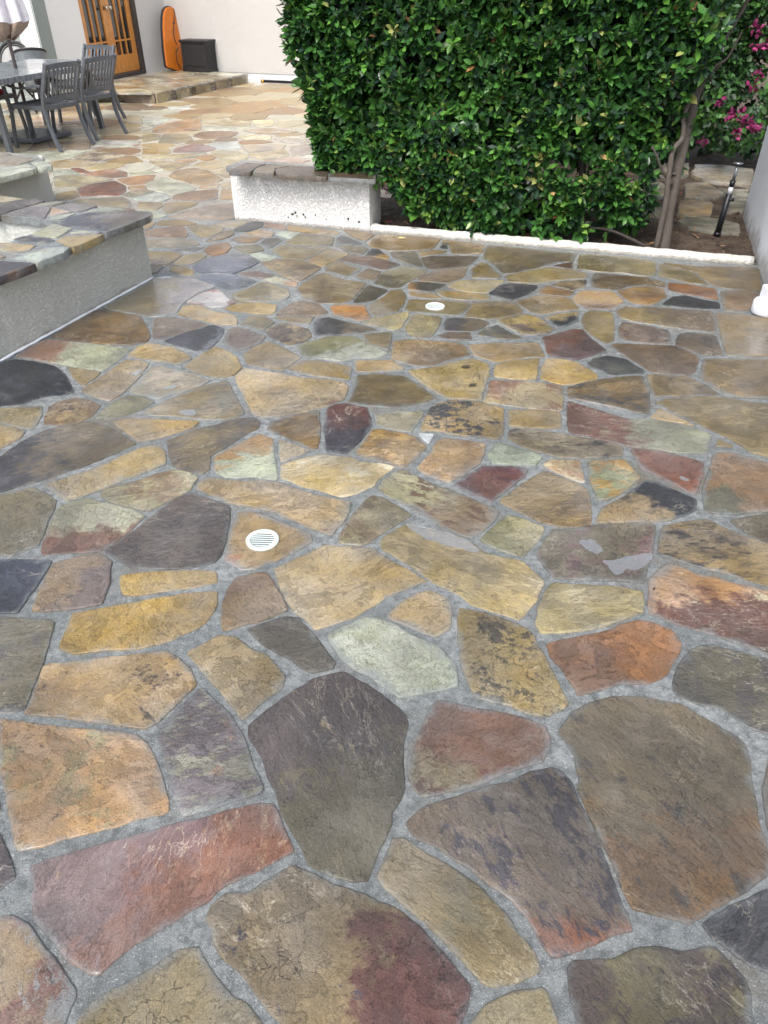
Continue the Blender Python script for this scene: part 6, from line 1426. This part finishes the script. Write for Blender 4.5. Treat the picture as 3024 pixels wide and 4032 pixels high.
FT = np.array([lin(136, 22, 92), lin(112, 16, 76), lin(158, 40, 106)])
def flower(c, r, n):
    v, t_, c_ = [], [], []; m = 0; fp = []; fd = []; fn = []
    for k in range(n):
        o_ = unit(1)[0]; fp.append(c + o_ * r * np.array([1, .5, .8]) * rng.random() ** .4); fd.append(unit(1)[0]); fn.append(unit(1)[0])
    q = leaf_arrays(np.array(fp), np.array(fd), np.array(fn), rng.uniform(.03, .045, n), rng.uniform(.03, .04, n), FT[rng.integers(0, 3, n)])
    o = joinmesh('flower_cluster', mesh_np('flower_cluster', *q, M['petal'])); sub(bo, o); o['kind'] = 'stuff'
for (x, y, r, n) in ((2905, 445, .10, 40), (2950, 480, .08, 24), (2870, 450, .05, 16), (2960, 340, .05, 18), (2985, 300, .05, 18), (2905, 525, .05, 26), (2975, 500, .06, 26), (2765, 555, .04, 12), (2600, 455, .02, 6), (2990, 130, .06, 14), (2975, 90, .04, 10), (3010, 180, .06, 16), (2965, 190, .05, 16), (3040, 60, .06, 16), (2835, 400, .04, 14), (2700, 560, .03, 6), (3080, 250, .12, 40), (3120, 400, .12, 40)):
    Y = 7.55 if x > 2850 else 7.3
    flower(at(x, y, Y), r, n)
limb([(3.9, 9.2, 0), (3.8, 9.1, .8), (3.6, 8.9, 1.8)], .05, .02, 'stem', 'darkbark', par=bo); limb([(2.3, 8.7, 0), (2.2, 8.6, .9), (2.0, 8.4, 1.9)], .05, .02, 'stem', 'darkbark', par=bo)

# stepping stones behind the hedge
path = sheet('garden_path', 2.1, 5.0, 5.6, 8.4, .08, -.004, .01, M['soil'], kind='structure') if False else empty('garden_path', (2.9, 6.9, 0), kind='structure')
PS = {(170, 152, 125): "3185 8127 3458 8097 3683 7891 3380 7201 3278 7300 3029 7428 2990 7667", (160, 140, 112): "2808 7300 3005 7325 3029 6917 2874 6738 2717 6760 2621 6738",
 (172, 160, 138): "3042 7104 3116 7056 3299 7056 3123 6672 3020 6716", (178, 148, 105): "2549 6651 2802 6630 2771 6483 2627 6169 2478 6150 2390 6226", (165, 150, 125): "2941 6651 3106 6630 2950 6303 2814 6342",
 (176, 165, 145): "2324 6021 2425 6113 2590 6094 2687 6057 2762 5914 2686 5693 2549 5709 2351 5862", (158, 138, 112): "2860 8249 3140 8188 2954 7667 2755 7506 2659 7667", (180, 160, 130): "2050 6500 2330 6400 2250 6050 1960 6150", (186, 172, 150): "1500 6700 1960 6600 1900 6250 1560 6350", (182, 165, 138): "2150 7400 2600 7300 2500 6800 2100 6900", (190, 175, 150): "1300 7500 2000 7450 1950 6950 1350 7000", (170, 150, 120): "700 7200 1200 7150 1150 6700 700 6800"}
bf = set(C.objects)
for i, (c, s) in enumerate(PS.items()): flag(ccw(pts(s)), .026, None, tuple(v * 1.2 for v in c), tuple(v * .95 for v in c), (90, 80, 72), 'b-.1 k.3 s0', th=.04, near=True, seed=700 + i, jit=.02)
for o in set(C.objects) - bf: sub(path, o)

# sprinkler riser
sp = empty('sprinkler_riser', (2.52, 5.70, 0), label='black plastic sprinkler riser leaning in the soil, with a white joint and a disc head', cat='sprinkler')
T = Vector((.01, -.02, .50)); 
def sr(name, a, b, r, mat, n=14): return MB().tube([T * a, T * b], r, n).build(name, M[mat], sp)
sr('pipe', -.05, .60, .022, 'pipe', 16); sr('collar', .0, .05, .027, 'pipe'); sr('white_joint', .60, .70, .017, 'pvc'); sr('valve', .70, .78, .02, 'pipe'); sr('nipple', .78, .97, .011, 'steel')
MB().lathe([(0, .0), (.012, -.004), (.034, .004), (.036, .008), (0, .012)], c=T, n=20).build('disc_head', M['steel'], sp)
MB().tube([T * .52 + Vector((.0, 0, 0)), T * .52 + Vector((.04, -.02, 0))], .012, 10).build('side_outlet', M['pipe'], sp)

# fallen leaves and petals
def fallen(loc, L, rz, c, label, name='fallen_leaf', cat='leaf', mat='leaf'):
    v, t_, c_ = leaf_arrays(np.zeros((1, 3)), np.array([[1., 0, 0]]), np.array([[0, 0, 1.]]), np.array([L]), np.array([L * .45]), np.array([lin(*c)]), curl=-.1)
    v[:, 2] += .006
    o = joinmesh(name, mesh_np(name, v, t_, c_, M[mat])); o.location = loc; o.rotation_euler = (R(8), 0, rz); tag(o, label, cat)
fallen((.10, 5.60, .004), .065, -.3, (205, 190, 120), 'pale yellow fallen leaf on the olive stone just before the curb')
fallen((.38, 3.38, .004), .06, .2, (70, 55, 45), 'small dark dry leaf on the large tan stone beyond the centre', mat='bleaf')
fallen((.40, 3.176, .004), .05, .3, (60, 50, 40), 'small dark dry leaf near the lower edge of the large tan stone', mat='bleaf')
li = MB(); vs_ = []; 
N = 900; pos = np.c_[rng.uniform(.0, 3.0, N), rng.uniform(5.1, 7.2, N), np.full(N, .014)]; pos = pos[[bool(bed(x - .0, y)) and dv(x, y, (-.087, 5.802)) > .18 for x, y, _ in pos]]
n = len(pos); dd = unit(n); dd[:, 2] *= .25; LT = np.array([lin(96, 66, 48), lin(70, 50, 40), lin(130, 98, 70), lin(54, 42, 36), lin(188, 60, 120)])
q = leaf_arrays(pos, dd, np.tile([0, 0, 1.], (n, 1)) + unit(n) * .4, rng.uniform(.02, .05, n), rng.uniform(.012, .022, n), LT[rng.choice(5, n, p=[.35, .25, .2, .15, .05])])
o = joinmesh('leaf_litter', mesh_np('leaf_litter', *q, M['bleaf'])); tag(o, 'brown leaf litter and a few magenta petals scattered over the bed soil', 'leaf litter', kind='stuff')
